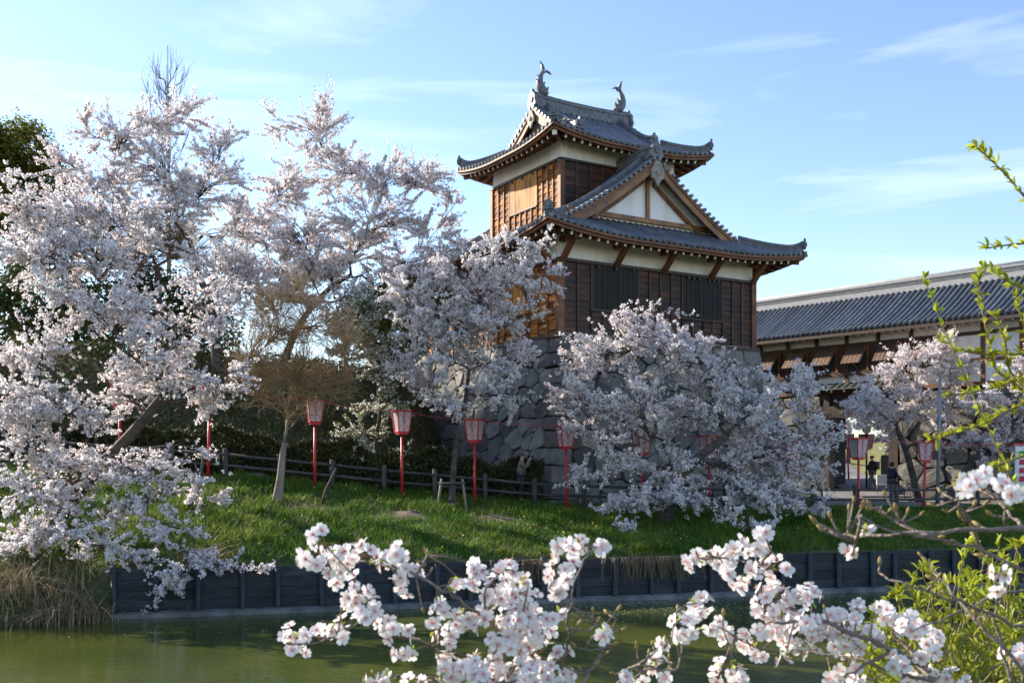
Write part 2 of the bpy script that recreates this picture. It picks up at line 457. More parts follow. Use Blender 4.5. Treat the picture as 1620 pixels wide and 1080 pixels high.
def roof(name, mp, S0, S1, T0, T1, sv, sg, ze, fa, fb, e, spacing, lift_c, lift_l, clip=None, both_gables=True,
         main_sides=(0, 1), ends=(0,), ridge_h=0.6, wall_len=None, fish=False):
    """hip-and-gable roof; ridge runs along s; sv verge, sg gable wall, both measured from the eave"""
    tcn = (T0 + T1) / 2; run = tcn - T0
    f = lambda d: fa*d + fb*d*d
    kk = lambda d: max(0.0, 1 - d/lift_l)**2
    def P(s, t, dz=0.0, which='m'):
        dt = min(t - T0, T1 - t); ds = min(s - S0, S1 - s)
        z = ze + f(max(0, dt if which == 'm' else ds)) + lift_c*kk(max(0,ds))*kk(max(0,dt)) + dz
        x, y = mp(s, t); return Vector((x, y, z))
    def dirS(): 
        a = P(0,tcn); b = P(1,tcn); v = b - a; v.z = 0; return v.normalized()
    dS = dirS(); a = P(0,0); b = P(0,1); dT = b - a; dT.z = 0; dT.normalize()
    NSEG = 9
    bed = MB()
    rowsdef = []     # (list of points)
    def dmax_main(s, side):
        if S0 + sv - 1e-6 <= s <= S1 - sv + 1e-6:
            d = run
            if clip: d = min(d, clip(s))
            return d
        return min(run, s - S0, S1 - s)
    for side in (0, 1):
        tt = (lambda d: T0 + d) if side == 0 else (lambda d: T1 - d)
        ns = max(2, int(round((S1 - S0) / spacing)))
        sl = [S0 + (S1 - S0) * i / ns for i in range(ns + 1)]
        segs = [[x for x in sl if x < S0+sv-1e-3] + [S0+sv-1e-4], [S0+sv+1e-5] + [x for x in sl if S0+sv+1e-3 < x < S1-sv-1e-3] + [S1-sv-1e-5], [S1-sv+1e-4] + [x for x in sl if x > S1-sv+1e-3]]
        for sg_ in segs:
            if len(sg_) < 2: continue
            g_ = []
            for s_ in sg_:
                dm = max(0.001, run if (S0+sv <= s_ <= S1-sv) else min(run, s_-S0, S1-s_))
                g_.append([P(s_, tt(dm*j/NSEG)) for j in range(NSEG+1)])
            bed.grid(g_ if side else g_[::-1], 0, True)
        if side in main_sides:
            for s_ in [S0 + (S1-S0)*(i+0.5)/ns for i in range(ns)]:
                dm = dmax_main(s_, side)
                if dm < 0.15: continue
                rowsdef.append([P(s_, tt(d_), 0.035) for d_ in [-.06] + [dm*j/NSEG for j in range(1, NSEG+1)]])
    for end in (0, 1):
        ss = (lambda d: S0 + d) if end == 0 else (lambda d: S1 - d)
        ntn = max(2, int(round((T1 - T0) / spacing)))
        tl = [T0 + (T1 - T0) * i / ntn for i in range(ntn + 1)] + [tcn]
        tl = sorted(set(tl) | {T0 + sg, T1 - sg})
        g_ = []
        for t_ in tl:
            dm = max(0.001, min(sg, t_-T0, T1-t_))
            g_.append([P(ss(dm*j/5), t_, 0, 'e') for j in range(6)])
        bed.grid(g_ if end == 0 else g_[::-1], 0, True)
        if end in ends:
            for t_ in [T0 + (T1-T0)*(i+0.5)/ntn for i in range(ntn)]:
                dm = min(sg, t_-T0, T1-t_)
                if dm < 0.15: continue
                rowsdef.append([P(ss(d_), t_, 0.035, 'e') for d_ in [-.06] + [dm*j/5 for j in range(1, 6)]])
    rf = bed.build(name, M['tilebed'], tower)
    for pts in rowsdef:
        MB().tube(pts, spacing*0.28, 7, 0, True).build('tile_row', M['tile'], rf)
    # eave boards and soffit, rafters on every side
    def edge(side_kind, q, d, dz):
        if side_kind == 'm0': return P(q, T0 + d, dz)
        if side_kind == 'm1': return P(q, T1 - d, dz)
        if side_kind == 'e0': return P(S0 + d, q, dz, 'e')
        return P(S1 - d, q, dz, 'e')
    def rz(kind, q, d):      # underside height above ze at distance d from the eave (shallower than the roof)
        lo, hi = (S0, S1) if kind[0] == 'm' else (T0, T1)
        return 0.30*d + lift_c*kk(max(0, min(q-lo, hi-q)))*kk(d)
    for kind in ('m0','m1','e0','e1'):
        lo, hi = (S0, S1) if kind[0] == 'm' else (T0, T1)
        nn = 28
        qs = [lo + (hi-lo)*i/nn for i in range(nn+1)]
        inward = {'m0': dT, 'm1': -dT, 'e0': dS, 'e1': -dS}[kind]
        b1 = MB().sweep([edge(kind, q, 0.0, 0) for q in qs], [(-.02,-.03),(.10,-.03),(.10,-.12),(-.02,-.12)], inward)
        fix_normals(b1.build('eave_board', M['eave'], rf))
        b2 = MB().sweep([edge(kind, min(hi-.09,max(lo+.09,q)), 0.09, 0) for q in qs], [(0,-.122),(.09,-.122),(.09,-.25),(0,-.25)], inward)
        fix_normals(b2.build('eave_fascia', M['eave'], rf))
        g_ = []
        for q in qs:
            r_ = []
            for d in (0.12, e*0.5, e + 0.05):
                qq = min(hi - d, max(lo + d, q))
                p = edge(kind, qq, d, 0); p.z = ze + rz(kind, qq, d) - 0.14; r_.append(p)
            g_.append(r_)
        MB().grid(g_, 0, True).build('soffit', M['soffit'], rf)
        nr = int(round((hi - lo - 0.9) / 0.43))
        for i in range(nr + 1):
            q = lo + 0.45 + (hi - lo - 0.9) * i / nr
            d_in = e + 0.05; d_out = 0.30
            lim = min(q - lo, hi - q) - 0.08
            d_in = min(d_in, lim + 0.0) if lim < d_in else d_in
            if d_in < d_out + 0.12: continue
            pa = edge(kind, q, d_in, 0); pa.z = ze + rz(kind, q, d_in) - 0.22
            pb = edge(kind, q, d_out, 0); pb.z = ze + rz(kind, q, d_out) - 0.22 - 0.10
            MB().bar(pa, pb, 0.11, 0.14, 0, mend=1).build('rafter', [M['beam'], M['tip']], rf)
    # hip rafters
    for (sa, ta) in ((S0,T0),(S0,T1),(S1,T0),(S1,T1)):
        s1_ = 1 if sa == S0 else -1; t1_ = 1 if ta == T0 else -1
        a_ = P(sa + s1_*(e+.1), ta + t1_*(e+.1)); a_.z = ze + rz('m0', sa + s1_*(e+.1), e+.1) - 0.25
        b_ = P(sa + s1_*0.25, ta + t1_*0.25); b_.z = ze + rz('m0', sa + s1_*.25, .25) - 0.34
        MB().bar(a_, b_, 0.20, 0.24, 0, mend=1).build('hip_rafter', [M['beam'], M['tip']], rf)
    # ridges
    zr = ze + f(run)
    sA, sB = S0 + sv + 0.05, S1 - sv - 0.05
    def ridge_piece(pts, w, h, nm, side):
        m_ = MB()
        sec = [(-w*.55,-.12),(w*.55,-.12),(w*.55,h*.22),(w*.42,h*.24),(w*.42,h*.60),(w*.5,h*.64),(w*.5,h*.84),(0,h*.9),(-w*.5,h*.84),(-w*.5,h*.64),(-w*.42,h*.60),(-w*.42,h*.24),(-w*.55,h*.22)]
        m_.sweep(pts, sec, side)
        m_.tube([Vector(p) + Vector((0,0,h*0.92)) for p in pts], w*0.26, 8)
        return fix_normals(m_.build(nm, M['ridge'], rf))
    nn = 14
    rp = []
    for i in range(nn+1):
        s_ = sA + (sB-sA)*i/nn; x, y = mp(s_, tcn); u = abs(2*i/nn - 1)
        rp.append(Vector((x, y, zr + 0.12*u**3)))
    ridge_piece(rp, 0.42, ridge_h, 'main_ridge', dT)
    up = Vector((0,0,1))
    for gi in ((0, 1) if both_gables else (0,)):
        sgn = 1 if gi == 0 else -1
        se = S0 if gi == 0 else S1
        outw = -dS * sgn
        c = rp[0] if gi == 0 else rp[-1]
        m_ = MB(); plate(m_, c + outw*0.02 + Vector((0,0,-.12)), 0.60, ridge_h*1.15, outw, up, 0, 0.16)
        fix_normals(m_.build('ridge_end_tile', M['ridge'], rf))
        for side in (0, 1):
            tt = (lambda d: T0 + d) if side == 0 else (lambda d: T1 - d)
            tdir = dT if side == 0 else -dT
            sd = se + sgn*(sv + 0.62)
            dlow = sv * 0.86
            pts = []
            for j in range(13):
                d_ = run - 0.12 + (dlow - run + 0.12) * j/12
                p = P(sd, tt(d_), 0.03); p.z += 0.16 * max(0, (j-8)/4)**2; pts.append(p)
            ridge_piece(pts, 0.30, 0.30, 'descending_ridge', dS)
            m_ = MB(); plate(m_, pts[-1] + Vector((0,0,-.05)), 0.46, 0.40, -tdir, up, 0, 0.12)
            fix_normals(m_.build('ridge_end_tile', M['ridge'], rf))
            # hip ridge
            pts = []
            for j in range(13):
                d_ = sv*1.0 + (0.12 - sv) * j/12
                p = P(se + sgn*d_, tt(d_), 0.03); p.z += 0.22 * max(0, (j-9)/3)**2; pts.append(p)
            hd = (outw*1.0 + tdir*1.0).normalized()
            ridge_piece(pts, 0.28, 0.30, 'hip_ridge', hd)
            m_ = MB(); plate(m_, pts[-1] + Vector((0,0,-.02)), 0.40, 0.36, (outw - tdir).normalized(), up, 0, 0.10)
            fix_normals(m_.build('ridge_end_tile', M['ridge'], rf))
            # verge tiles
            sve = se + sgn*sv
            nvt = int((run - sv) / 0.26)
            for j in range(nvt + 1):
                d_ = sv + 0.05 + (run - sv - 0.2) * j / nvt
                p = P(sve + sgn*1e-3, tt(d_), 0.05)
                MB().tube([p + outw*0.16, p - outw*0.46], 0.085, 8).build('verge_tile', M['tile'], rf)
            # barge board
            ds_ = [sv - 0.15 + (run - sv + 0.15)*j/12 for j in range(13)]
            pts = []
            for j, d_ in enumerate(ds_):
                p = P(sve + sgn*1e-3, tt(max(0.05, d_)), -0.06); pts.append(p)
            fix_normals(MB().sweep(pts, [(-.06,0),(.02,0),(.02,-.46),(-.06,-.46)], -outw).build('barge_board', M['barge'], rf))
            fix_normals(MB().sweep([q_ + Vector((0,0,.03)) for q_ in pts], [(-.11,-.01),(-.062,-.01),(-.062,-.17),(-.11,-.17)], -outw).build('barge_moulding', M['eave'], rf))
            # inner strut along the slope
            pts2 = [P(se + sgn*(sg-.1), tt(d_), -0.66) for d_ in [sv + .75 + (run - sv - 1.05)*j/6 for j in range(7)]]
            fix_normals(MB().sweep(pts2, [(-.06,0),(.06,0),(.06,-.16),(-.06,-.16)], -outw).build('gable_strut', M['beam'], rf))
            # underside of the verge overhang
            g_ = [[P(sve + sgn*1e-3, tt(d_), -0.05), P(se + sgn*(sg+.02), tt(d_), -0.05)] for d_ in ds_]
            MB().grid(g_, 0, True).build('verge_soffit', M['soffit'], rf)
        # gable wall
        base = []; top = []
        dls = [sg*0.9 + (T1 - T0 - 1.8*sg)*j/24 for j in range(25)]
        zb = ze + f(sg) - 0.05
        poly = []
        for d_ in dls:
            t_ = T0 + d_; p = P(se + sgn*sg, t_, -0.06); poly.append(p)
        x0, y0 = mp(se + sgn*sg, T0 + dls[0]); x1, y1 = mp(se + sgn*sg, T0 + dls[-1])
        poly = [Vector((x0,y0,zb))] + [p for p in poly if p.z > zb] + [Vector((x1,y1,zb))]
        fix_normals(MB().prism(poly, -outw*0.12).build('gable_wall', M['plaster'], rf))
        tz = zb + 0.30
        xa = mp(se + sgn*(sg-.08), T0 + sg*0.98); xb = mp(se + sgn*(sg-.08), T1 - sg*0.98)
        MB().bar(Vector((*xa, tz)), Vector((*xb, tz)), 0.16, 0.20).build('gable_beam', M['barge'], rf)
        xc = mp(se + sgn*(sg-.06), tcn)
        MB().bar(Vector((*xc, tz + .1)), Vector((*xc, zr - .35)), 0.16, 0.14, up=tuple(outw)).build('gable_post', M['barge'], rf)
        # carved pendant at the apex
        pc = Vector((*mp(se + sgn*sv, tcn), zr - 0.30)) + outw*0.10
        prof = [(-.10,.12),(.10,.12),(.24,-.12),(.36,-.30),(.33,-.62),(.20,-.66),(.10,-.80),(0,-.98),(-.10,-.80),(-.20,-.66),(-.33,-.62),(-.36,-.30),(-.24,-.12)]
        k_ = min(1.0, run / 6.0 + 0.05)
        m_ = MB().prism([pc + dT*(a*k_) + up*(b*k_) for a, b in prof], outw*0.09)
        m_.prism([pc + outw*0.09 + dT*(math.cos(q)*.12*k_) + up*(-.40*k_ + math.sin(q)*.12*k_) for q in [i*math.pi/3 for i in range(6)]], outw*0.06)
        fix_normals(m_.build('gable_pendant', M['carve'], rf))
        if fish:
            fish_ornament(rf, c + dS*sgn*0.35 + Vector((0,0,ridge_h*0.92)), dS*sgn)
    return rf

def fish_ornament(parent, c, inward):
    """roof-ridge dolphin: head down on the ridge, body arching up, forked tail leaning inwards"""
    up = Vector((0,0,1)); side = inward.cross(up)
    pts = [c + inward*a + up*b for a, b in ((.30,.02),(.12,.16),(-.02,.34),(-.08,.56),(-.05,.78),(.03,.96),(.10,1.10))]
    m_ = MB().tube(pts, [.17,.23,.22,.175,.14,.10,.07], 8)
    def fin(pp, th):
        m_.prism([Vector(p) - side*th*.9 for p in pp], side*th*1.8)
    t = pts[-1]
    fin([t - up*.10 - inward*.03, t + up*.12 - inward*.08, t + up*.30 - inward*.10, t + up*.46 - inward*.16, t + up*.30 + inward*.02, t + up*.10 + inward*.10], .06)
    fin([t - up*.06, t + up*.10 + inward*.16, t + up*.06 + inward*.34, t - up*.06 + inward*.46, t + up*.02 + inward*.24, t - up*.10 + inward*.06], .06)
    for (a, b), (c2, d2) in zip(((-.20,.34),(-.26,.56),(-.20,.78)), ((-.10,.28),(-.14,.50),(-.10,.72))):
        q = c + inward*a + up*b
        fin([q + up*.12, q + up*.02 + inward*.14, q - up*.10 + inward*.12], .05)
    q = c + inward*.16 + up*.30
    fin([q, q + inward*.26 + up*.16, q + inward*.22 - up*.08], .05)
    q = c + inward*.10 + up*.55
    fin([q - inward*.06, q + inward*.14 + up*.10, q + inward*.06 - up*.12], .05)
    return fix_normals(m_.build('fish_ornament', M['ridge'], parent))

LW, LD, UE, LE = 10.5, 11.9, 1.3, 1.7
UX0, UX1, UY0, UY1 = 2.08, 8.44, 3.0, 8.9
L_ZE, U_ZE = 13.02, 18.02
def clip_low(s):
    return UX0 + LE - 0.02 if UY0 - 0.1 < s < UY1 + 0.1 else 99
low = roof('lower_roof', lambda s, t: (t, s), -LE, LD+LE, -LE, LW+LE, 2.15, 2.75, L_ZE, 0.40, 0.0294, LE, 0.31, 0.42, 4.6, clip=clip_low, ends=(0,), ridge_h=0.52)
upr = roof('upper_roof', lambda s, t: (s, t), UX0-UE, UX1+UE, UY0-UE, UY1+UE, 1.75, 2.25, U_ZE, 0.40, 0.047, UE, 0.30, 0.40, 3.4, ends=(0,1), ridge_h=0.54, fish=True)

# walls -------------------------------------------------------------
def face_frame(origin, dx, dn):
    o_ = Vector(origin); dx = Vector(dx); dn = Vector(dn)
    return lambda a, b, z: o_ + dx*a + dn*b + Vector((0,0,z))       # a along, b outwards
def slab(mb, Fm, a0, a1, b0, b1, z0, z1, m=0):
    p = [Fm(a0,b0,z0),Fm(a1,b0,z0),Fm(a1,b1,z0),Fm(a0,b1,z0),Fm(a0,b0,z1),Fm(a1,b0,z1),Fm(a1,b1,z1),Fm(a0,b1,z1)]
    mb.hexa(p, m); return mb
def clad(wall, Fm, length, z0, z1, segs, ph=0.27, batten=0.62, shut_bottom=0.95, wm='wood'):
    """segs: list of (a0, a1, kind)"""
    for (a0, a1, kind) in segs:
        n = max(1, int(round((a1 - a0) / batten)))
        if kind == 'p':
            for i in range(n):
                b0 = a0 + (a1-a0)*i/n; b1 = a0 + (a1-a0)*(i+1)/n
                k = max(1, int(round((z1-z0)/ph)))
                for j in range(k):
                    zz0 = z0 + (z1-z0)*j/k; zz1 = z0 + (z1-z0)*(j+1)/k
                    m_ = MB()
                    p = [Fm(b0+.01,0,zz0),Fm(b1-.01,0,zz0),Fm(b1-.01,.055+rnd.uniform(0,.008),zz0),Fm(b0+.01,.055,zz0),
                         Fm(b0+.01,0,zz1-.004),Fm(b1-.01,0,zz1-.004),Fm(b1-.01,.026,zz1-.004),Fm(b0+.01,.026+rnd.uniform(0,.006),zz1-.004)]
                    m_.hexa(p); fix_normals(m_.build('plank', M[wm], wall))
            for i in range(n + 1):
                b0 = a0 + (a1-a0)*i/n
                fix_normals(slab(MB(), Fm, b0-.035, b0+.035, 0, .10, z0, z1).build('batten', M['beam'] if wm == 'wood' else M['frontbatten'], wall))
        else:
            zb = z0 + (z1-z0)*shut_bottom
            if shut_bottom > 0.03: clad(wall, Fm, a1-a0, z0, zb - .06, [(a0, a1, 'p')], ph, batten, wm=wm)
            fix_normals(slab(MB(), Fm, a0, a1, 0, .13, zb-.06, zb).build('shutter_sill', M['darkbeam'], wall))
            n2 = max(2, int(round((a1-a0)/0.26)))
            for i in range(n2):
                b0 = a0 + (a1-a0)*i/n2; b1 = a0 + (a1-a0)*(i+1)/n2
                fix_normals(slab(MB(), Fm, b0+.008, b1-.008, .02, .085+rnd.uniform(0,.012), zb, z1-.02).build('shutter_board', M['shutter'] if kind == 's' else M['woodv'], wall))
            for q in (a0 + .3, (a0+a1)/2, a1 - .3):
                fix_normals(slab(MB(), Fm, q-.05, q+.05, .08, .17, z1-.14, z1-.02).build('hinge', M['darkbeam'], wall))

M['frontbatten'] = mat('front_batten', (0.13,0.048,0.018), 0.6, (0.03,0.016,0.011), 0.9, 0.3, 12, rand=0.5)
BZ0, BZ1 = 9.32, 12.17
front = MB().box(0, LW, 0, LD, STONE_TOP + .1, 13.6).build('lower_wall', M['plaster'], tower)
Ff = face_frame((0,0,0), (1,0,0), (0,-1,0))
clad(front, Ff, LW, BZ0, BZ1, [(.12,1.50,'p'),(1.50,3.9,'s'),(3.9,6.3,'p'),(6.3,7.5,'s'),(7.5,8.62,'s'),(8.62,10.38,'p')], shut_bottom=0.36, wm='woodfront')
Fl = face_frame((0,0,0), (0,1,0), (-1,0,0))
clad(front, Fl, LD, BZ0, BZ1, [(.12,2.2,'p'),(2.2,4.2,'v'),(4.2,7.4,'p'),(7.4,9.4,'v'),(9.4,11.78,'p')], shut_bottom=0.36)
Fr = face_frame((LW,0,0), (0,1,0), (1,0,0))
fix_normals(slab(MB(), Fr, 0.1, LD, 0, .06, BZ0, BZ1).build('side_boarding', M['wood'], front))
for Fm, ln in ((Ff, LW), (Fl, LD)):
    fix_normals(slab(MB(), Fm, -.12, ln+.12, -.02, .16, BZ1, BZ1+.12).build('top_rail', M['darkbeam'], front))
    fix_normals(slab(MB(), Fm, -.25, ln+.25, -.02, .24, BZ0-.20, BZ0-.06).build('base_rail', M['darkbeam'], front))
    fix_normals(slab(MB(), Fm, 0.0, ln, -.02, .12, STONE_TOP-.12, BZ0-.20).build('sill_beam', M['beam'], front))
for (x, y) in ((0,0),(LW,0),(0,LD)):
    MB().box(x-.13, x+.13, y-.13, y+.13, BZ0-.06, BZ1).build('corner_post', M['beam'], front)
# brackets under the lower eaves
def bracket(Fm, a):
    m_ = MB()
    m_.bar(Fm(a, .10, 12.20), Fm(a, .92, 12.98), .20, .20)
    m_.bar(Fm(a, 0, 13.02), Fm(a, 1.16, 13.02), .20, .22, mend=1)
    m_.bar(Fm(a-.34, .86, 13.02), Fm(a+.34, .86, 13.02), .18, .20)
    m_.build('eave_bracket', [M['beam'], M['tip']], front)
for a in (0.06, 2.72, 5.25, 7.9, 10.40): bracket(Ff, a)
for a in (0.5, 3.4, 6.3, 9.2, 11.6): bracket(Fl, a)
for Fm, ln in ((Ff, LW), (Fl, LD)):
    MB().bar(Fm(-.9, .86, 13.19), Fm(ln+.9, .86, 13.19), .18, .14).build('eave_purlin', M['beam'], front)

upw = MB().box(UX0, UX1, UY0, UY1, 14.0, 18.55).build('upper_wall', M['plaster'], tower)
Uz0, Uz1 = 14.9, 17.28
Gl = face_frame((UX0,UY0,0), (0,1,0), (-1,0,0)); ul = UY1 - UY0
clad(upw, Gl, ul, Uz0, Uz1, [(.1,1.85,'p'),(1.85,4.25,'v'),(4.25,5.8,'p')], ph=0.30, batten=0.5, shut_bottom=0.34)
Gf = face_frame((UX0,UY0,0), (1,0,0), (0,-1,0)); uf = UX1 - UX0
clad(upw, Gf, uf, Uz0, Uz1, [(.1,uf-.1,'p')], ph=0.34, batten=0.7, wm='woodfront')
for Fm, ln in ((Gf, uf), (Gl, ul)):
    fix_normals(slab(MB(), Fm, -.10, ln+.10, -.02, .14, Uz1, Uz1+.10).build('top_rail', M['darkbeam'], upw))
for (x, y) in ((UX0,UY0),(UX1,UY0),(UX0,UY1)):
    MB().box(x-.12, x+.12, y-.12, y+.12, Uz0, Uz1).build('corner_post', M['beam'], upw)
OZ = 0.0
# ------------------------------------------------------------------ stone walls
def clip_poly(poly, px_, py_, nx, ny):
    out = []; n = len(poly)
    for i in range(n):
        a = poly[i]; b = poly[(i+1) % n]
        da = (a[0]-px_)*nx + (a[1]-py_)*ny; db = (b[0]-px_)*nx + (b[1]-py_)*ny
        if da <= 0: out.append(a)
        if da * db < 0:
            t = da / (da - db); out.append((a[0]+(b[0]-a[0])*t, a[1]+(b[1]-a[1])*t))
    return out
def voronoi(w, h, sw, sh, r_, jit=0.47):
    nx = max(1, int(round(w/sw))); ny = max(1, int(round(h/sh))); sites = []
    for j in range(ny):
        for i in range(nx):
            sites.append(((i + .5 + (.25 if j % 2 else -.25) + r_.uniform(-jit, jit))*w/nx, (j + .5 + r_.uniform(-jit, jit)*.8)*h/ny))
    cells = []
    k = 1.25
    for i, (x, y) in enumerate(sites):
        p = [(0,0),(w,0),(w,h),(0,h)]
        for j, (u, v) in enumerate(sites):
            if i == j or abs(u-x) > 3*sw or abs(v-y) > 3*sh: continue
            # metric squeezed so that stones lie flat
            p = clip_poly(p, (x+u)/2, (y+v)/2, (u-x), (v-y)*k*k)
            if len(p) < 3: break
        if len(p) >= 3: cells.append(p)
    return cells
def stone_mesh(poly, Fm, r_, proud=0.10):
    n = len(poly); cx_ = sum(p[0] for p in poly)/n; cy_ = sum(p[1] for p in poly)/n
    # subdivide long edges and jitter so that no outline is straight
    pts = []
    for i in range(n):
        a = poly[i]; b = poly[(i+1) % n]; L_ = math.hypot(b[0]-a[0], b[1]-a[1])
        pts.append((a[0]*.97 + cx_*.03 + (b[0]-a[0])*.06, a[1]*.97 + cy_*.03 + (b[1]-a[1])*.06))
        if L_ > 0.35: pts.append(((a[0]+b[0])/2 + r_.uniform(-.03,.03), (a[1]+b[1])/2 + r_.uniform(-.03,.03)))
    m_ = MB(); k = len(pts); V = []
    tx = r_.uniform(-.06,.06); ty = r_.uniform(-.06,.06); pr = proud * r_.uniform(.5, 1.4)
    for (sc_, b_) in ((0.985, -.25), (0.98, pr*.55), (0.935, pr*.95), (0.5, pr*1.10)):
        for (x, y) in pts:
            X = cx_ + (x-cx_)*sc_; Y_ = cy_ + (y-cy_)*sc_
            V.append(Fm(X, b_ + (tx*(X-cx_) + ty*(Y_-cy_) if b_ > 0 else 0) + (r_.uniform(-.02,.02) if b_ > 0 else 0), Y_))
    fs = []
    for q in range(3):
        for j in range(k): fs.append((q*k+j, q*k+(j+1)%k, (q+1)*k+(j+1)%k, (q+1)*k+j))
    fs.append(tuple(3*k+j for j in range(k)))
    m_.add(V, fs, 0, False)
    return m_

OZ = 2.2
SH = STONE_TOP - OZ + 0.2
base_r = random.Random(11)
sbase = empty('stone_base', (CX, CY, OZ), TROT, 'high battered wall of rough grey stones under the castle tower', 'stone wall')
def batter(h): return 0.10 + 0.13*h + 0.008*h*h     # h below the top
def face_batter(fm):
    return lambda a, b, zz: fm(a, batter(STONE_TOP - zz) + b, zz)
BL = 15.5
core = MB()
lv = [0, 1.5, 3, 4.5, SH]
rows = []
for h in lv:
    b_ = batter(h) - 0.05; z = STONE_TOP - h
    rows.append([(-b_, BL, z), (-b_, -b_, z), (LW + b_, -b_, z), (LW + b_, LD + b_, z), (-b_, BL, z)])
core.grid(rows[::-1], 0, False)
core.add([(-.05,-.05,STONE_TOP),(LW+.05,-.05,STONE_TOP),(LW+.05,LD,STONE_TOP),(-.05,BL,STONE_TOP)], [(0,1,2,3)])
core.build('wall_core', M['gap'], sbase)
for fm, a0, a1, sw in ((Ff, -1.0, LW + 1.0, 1.02), (Fl, -1.0, BL, 1.02)):
    Fm = face_batter(fm)
    for poly in voronoi(a1 - a0, SH, sw, 0.68, base_r):
        def G(a, b, zz, Fm=Fm, a0=a0, fm=fm):
            z = OZ - 0.2 + zz
            return Fm(a0 + a, b, z)
        cx_ = sum(p[0] for p in poly)/len(poly) + a0; zz_ = sum(p[1] for p in poly)/len(poly) + OZ - .2
        lim = -batter(STONE_TOP - zz_)
        if cx_ < lim + 0.45 or (fm is Ff and cx_ > LW - lim - 0.3): continue
        # keep stones inside the face's slanting ends
        poly = [(max(x, lim + .35 - a0), y) for x, y in poly]
        if fm is Ff: poly = [(min(x, LW - lim - .2 - a0), y) for x, y in poly]
        fix_normals(stone_mesh(poly, G, base_r).build('stone', M['stone'], sbase))
fil = 0
for fm, a0, a1 in ((Ff, -.6, LW + .4), (Fl, -.6, BL - .5)):
    for _ in range(70):
        a = base_r.uniform(a0 + .6, a1); zz = base_r.uniform(OZ, STONE_TOP - .3); r0_ = base_r.uniform(.07, .15); k_ = base_r.randrange(5, 8)
        poly = [(a + math.cos(q*6.283/k_)*r0_*base_r.uniform(.8,1.5), zz + math.sin(q*6.283/k_)*r0_*base_r.uniform(.6,1.0)) for q in range(k_)]
        fix_normals(stone_mesh(poly, lambda x, b, z_, fm=fm: face_batter(fm)(x, b, z_), base_r, .13).build('filler_stone', M['stone'], sbase))
def corner_block(x_of, mirror, z0, z1, la, lb):
    p = []
    for z in (z0, z1):
        b_ = batter(STONE_TOP - z) + 0.10
        if not mirror: q = [(-b_, -b_), (la - b_, -b_), (la - b_, lb - b_), (-b_, lb - b_)]
        else: q = [(LW + b_ - la, -b_), (LW + b_, -b_), (LW + b_, lb - b_), (LW + b_ - la, lb - b_)]
        p += [Vector((x + base_r.uniform(-.09,.09), y + base_r.uniform(-.09,.09), z + base_r.uniform(-.045,.045))) for x, y in q]
    o = MB().hexa(p).build('corner_stone', M['stone'], sbase); bevel_mesh(o.data, 0.07, 2)
z = OZ - .2; i = 0
while z < STONE_TOP - .15:
    h = min(base_r.uniform(.55, .78), STONE_TOP - z)
    for mir in (False, True):
        la, lb = (1.75, .85) if (i + mir) % 2 == 0 else (.9, 1.6)
        corner_block(0, mir, z + .025, z + h - .025, la*base_r.uniform(.85,1.1), lb*base_r.uniform(.85,1.1))
    z += h; i += 1
OZ = 0.0

# ------------------------------------------------------------------ plaster wall left of the tower, on the stone base
OZ = 8.4
pw = empty('plaster_parapet_wall', (CX, CY, OZ), TROT, 'low white plaster wall with tiled cap left of the tower, behind blossom', 'wall')
MB().box(.3, .75, LD + .15, LD + 8.5, OZ - 1.5, OZ + 1.75).build('wall_face', M['plaster'], pw)
MB().box(.22, .30, LD + .15, LD + 8.5, OZ - .2, OZ + .75).build('wall_boards', M['darkbeam'], pw)
cap = MB().prism([(-.25, LD+.15, OZ+1.7), (.52, LD+.15, OZ+2.25), (1.3, LD+.15, OZ+1.7), (.52, LD+.15, OZ+1.75)], (0, 8.3, 0))
fix_normals(cap.build('tiled_cap', M['tilebed'], pw))
for i in range(27):
    y = LD + .3 + i*.3
    MB().tube([(-.3, y, OZ+1.70), (.5, y, OZ+2.27)], .075, 7).build('tile_row', M['tile'], pw)
MB().tube([(.52, LD+.15, OZ+2.34), (.52, LD+8.45, OZ+2.34)], .15, 8).build('cap_ridge', M['ridge'], pw)
OZ = 0.0

# ------------------------------------------------------------------ gatehouse
OZ = 2.9
GROT = math.atan2(-0.752, 0.659)
gate = empty('gatehouse', (13.72, 57.0, OZ), GROT, 'long white gatehouse with grey tiled roof and brown shuttered windows', 'gatehouse')
GA0, GA1, GD = -7.0, 21.0, 5.2
GF = face_frame((0,0,0), (1,0,0), (0,-1,0))
Z_E, Z_R = 10.78, 13.25
M['gwood'] = mat('gate_brown_board', (0.11,0.052,0.030), 0.65, (0.055,0.028,0.018), 2.0, 0.3, 10, stretch=(6,6,.6), rand=0.25)
M['flap'] = mat('awning_board', (0.20,0.12,0.075), 0.7, (0.10,0.058,0.038), 2.0, 0.3, 10, stretch=(5,5,1), rand=0.2)
M['copper'] = mat('green_copper', (0.045,0.055,0.05), 0.6, (0.085,0.095,0.08), 3, 0.3)
M['whiteridge'] = mat('pale_ridge', (0.42,0.42,0.41), 0.7, (0.28,0.285,0.29), 3.0, 0.5, 14, stretch=(1,1,6))  # far paler than the tower's ridge tiles
wl = MB().box(GA0, GA1, 0, GD, 7.75, 11.35).build('upper_wall', M['plaster'], gate)
bays = [0.2 + 1.75*i for i in range(-4, 13)]
for a in bays:
    fix_normals(slab(MB(), GF, a-.10, a+.10, -.02, .07, 7.75, 11.0).build('post', M['gwood'] if a < 10.4 else M['beam'], wl))
fix_normals(slab(MB(), GF, GA0, GA1, -.02, .09, 10.08, 10.25).build('rail', M['gwood'], wl))
fix_normals(slab(MB(), GF, GA0, 10.6, -.02, .14, 8.58, 8.76).build('rail', M['gwood'], wl))
fix_normals(slab(MB(), GF, 10.6, GA1, -.02, .09, 8.82, 8.98).build('rail', M['beam'], wl))
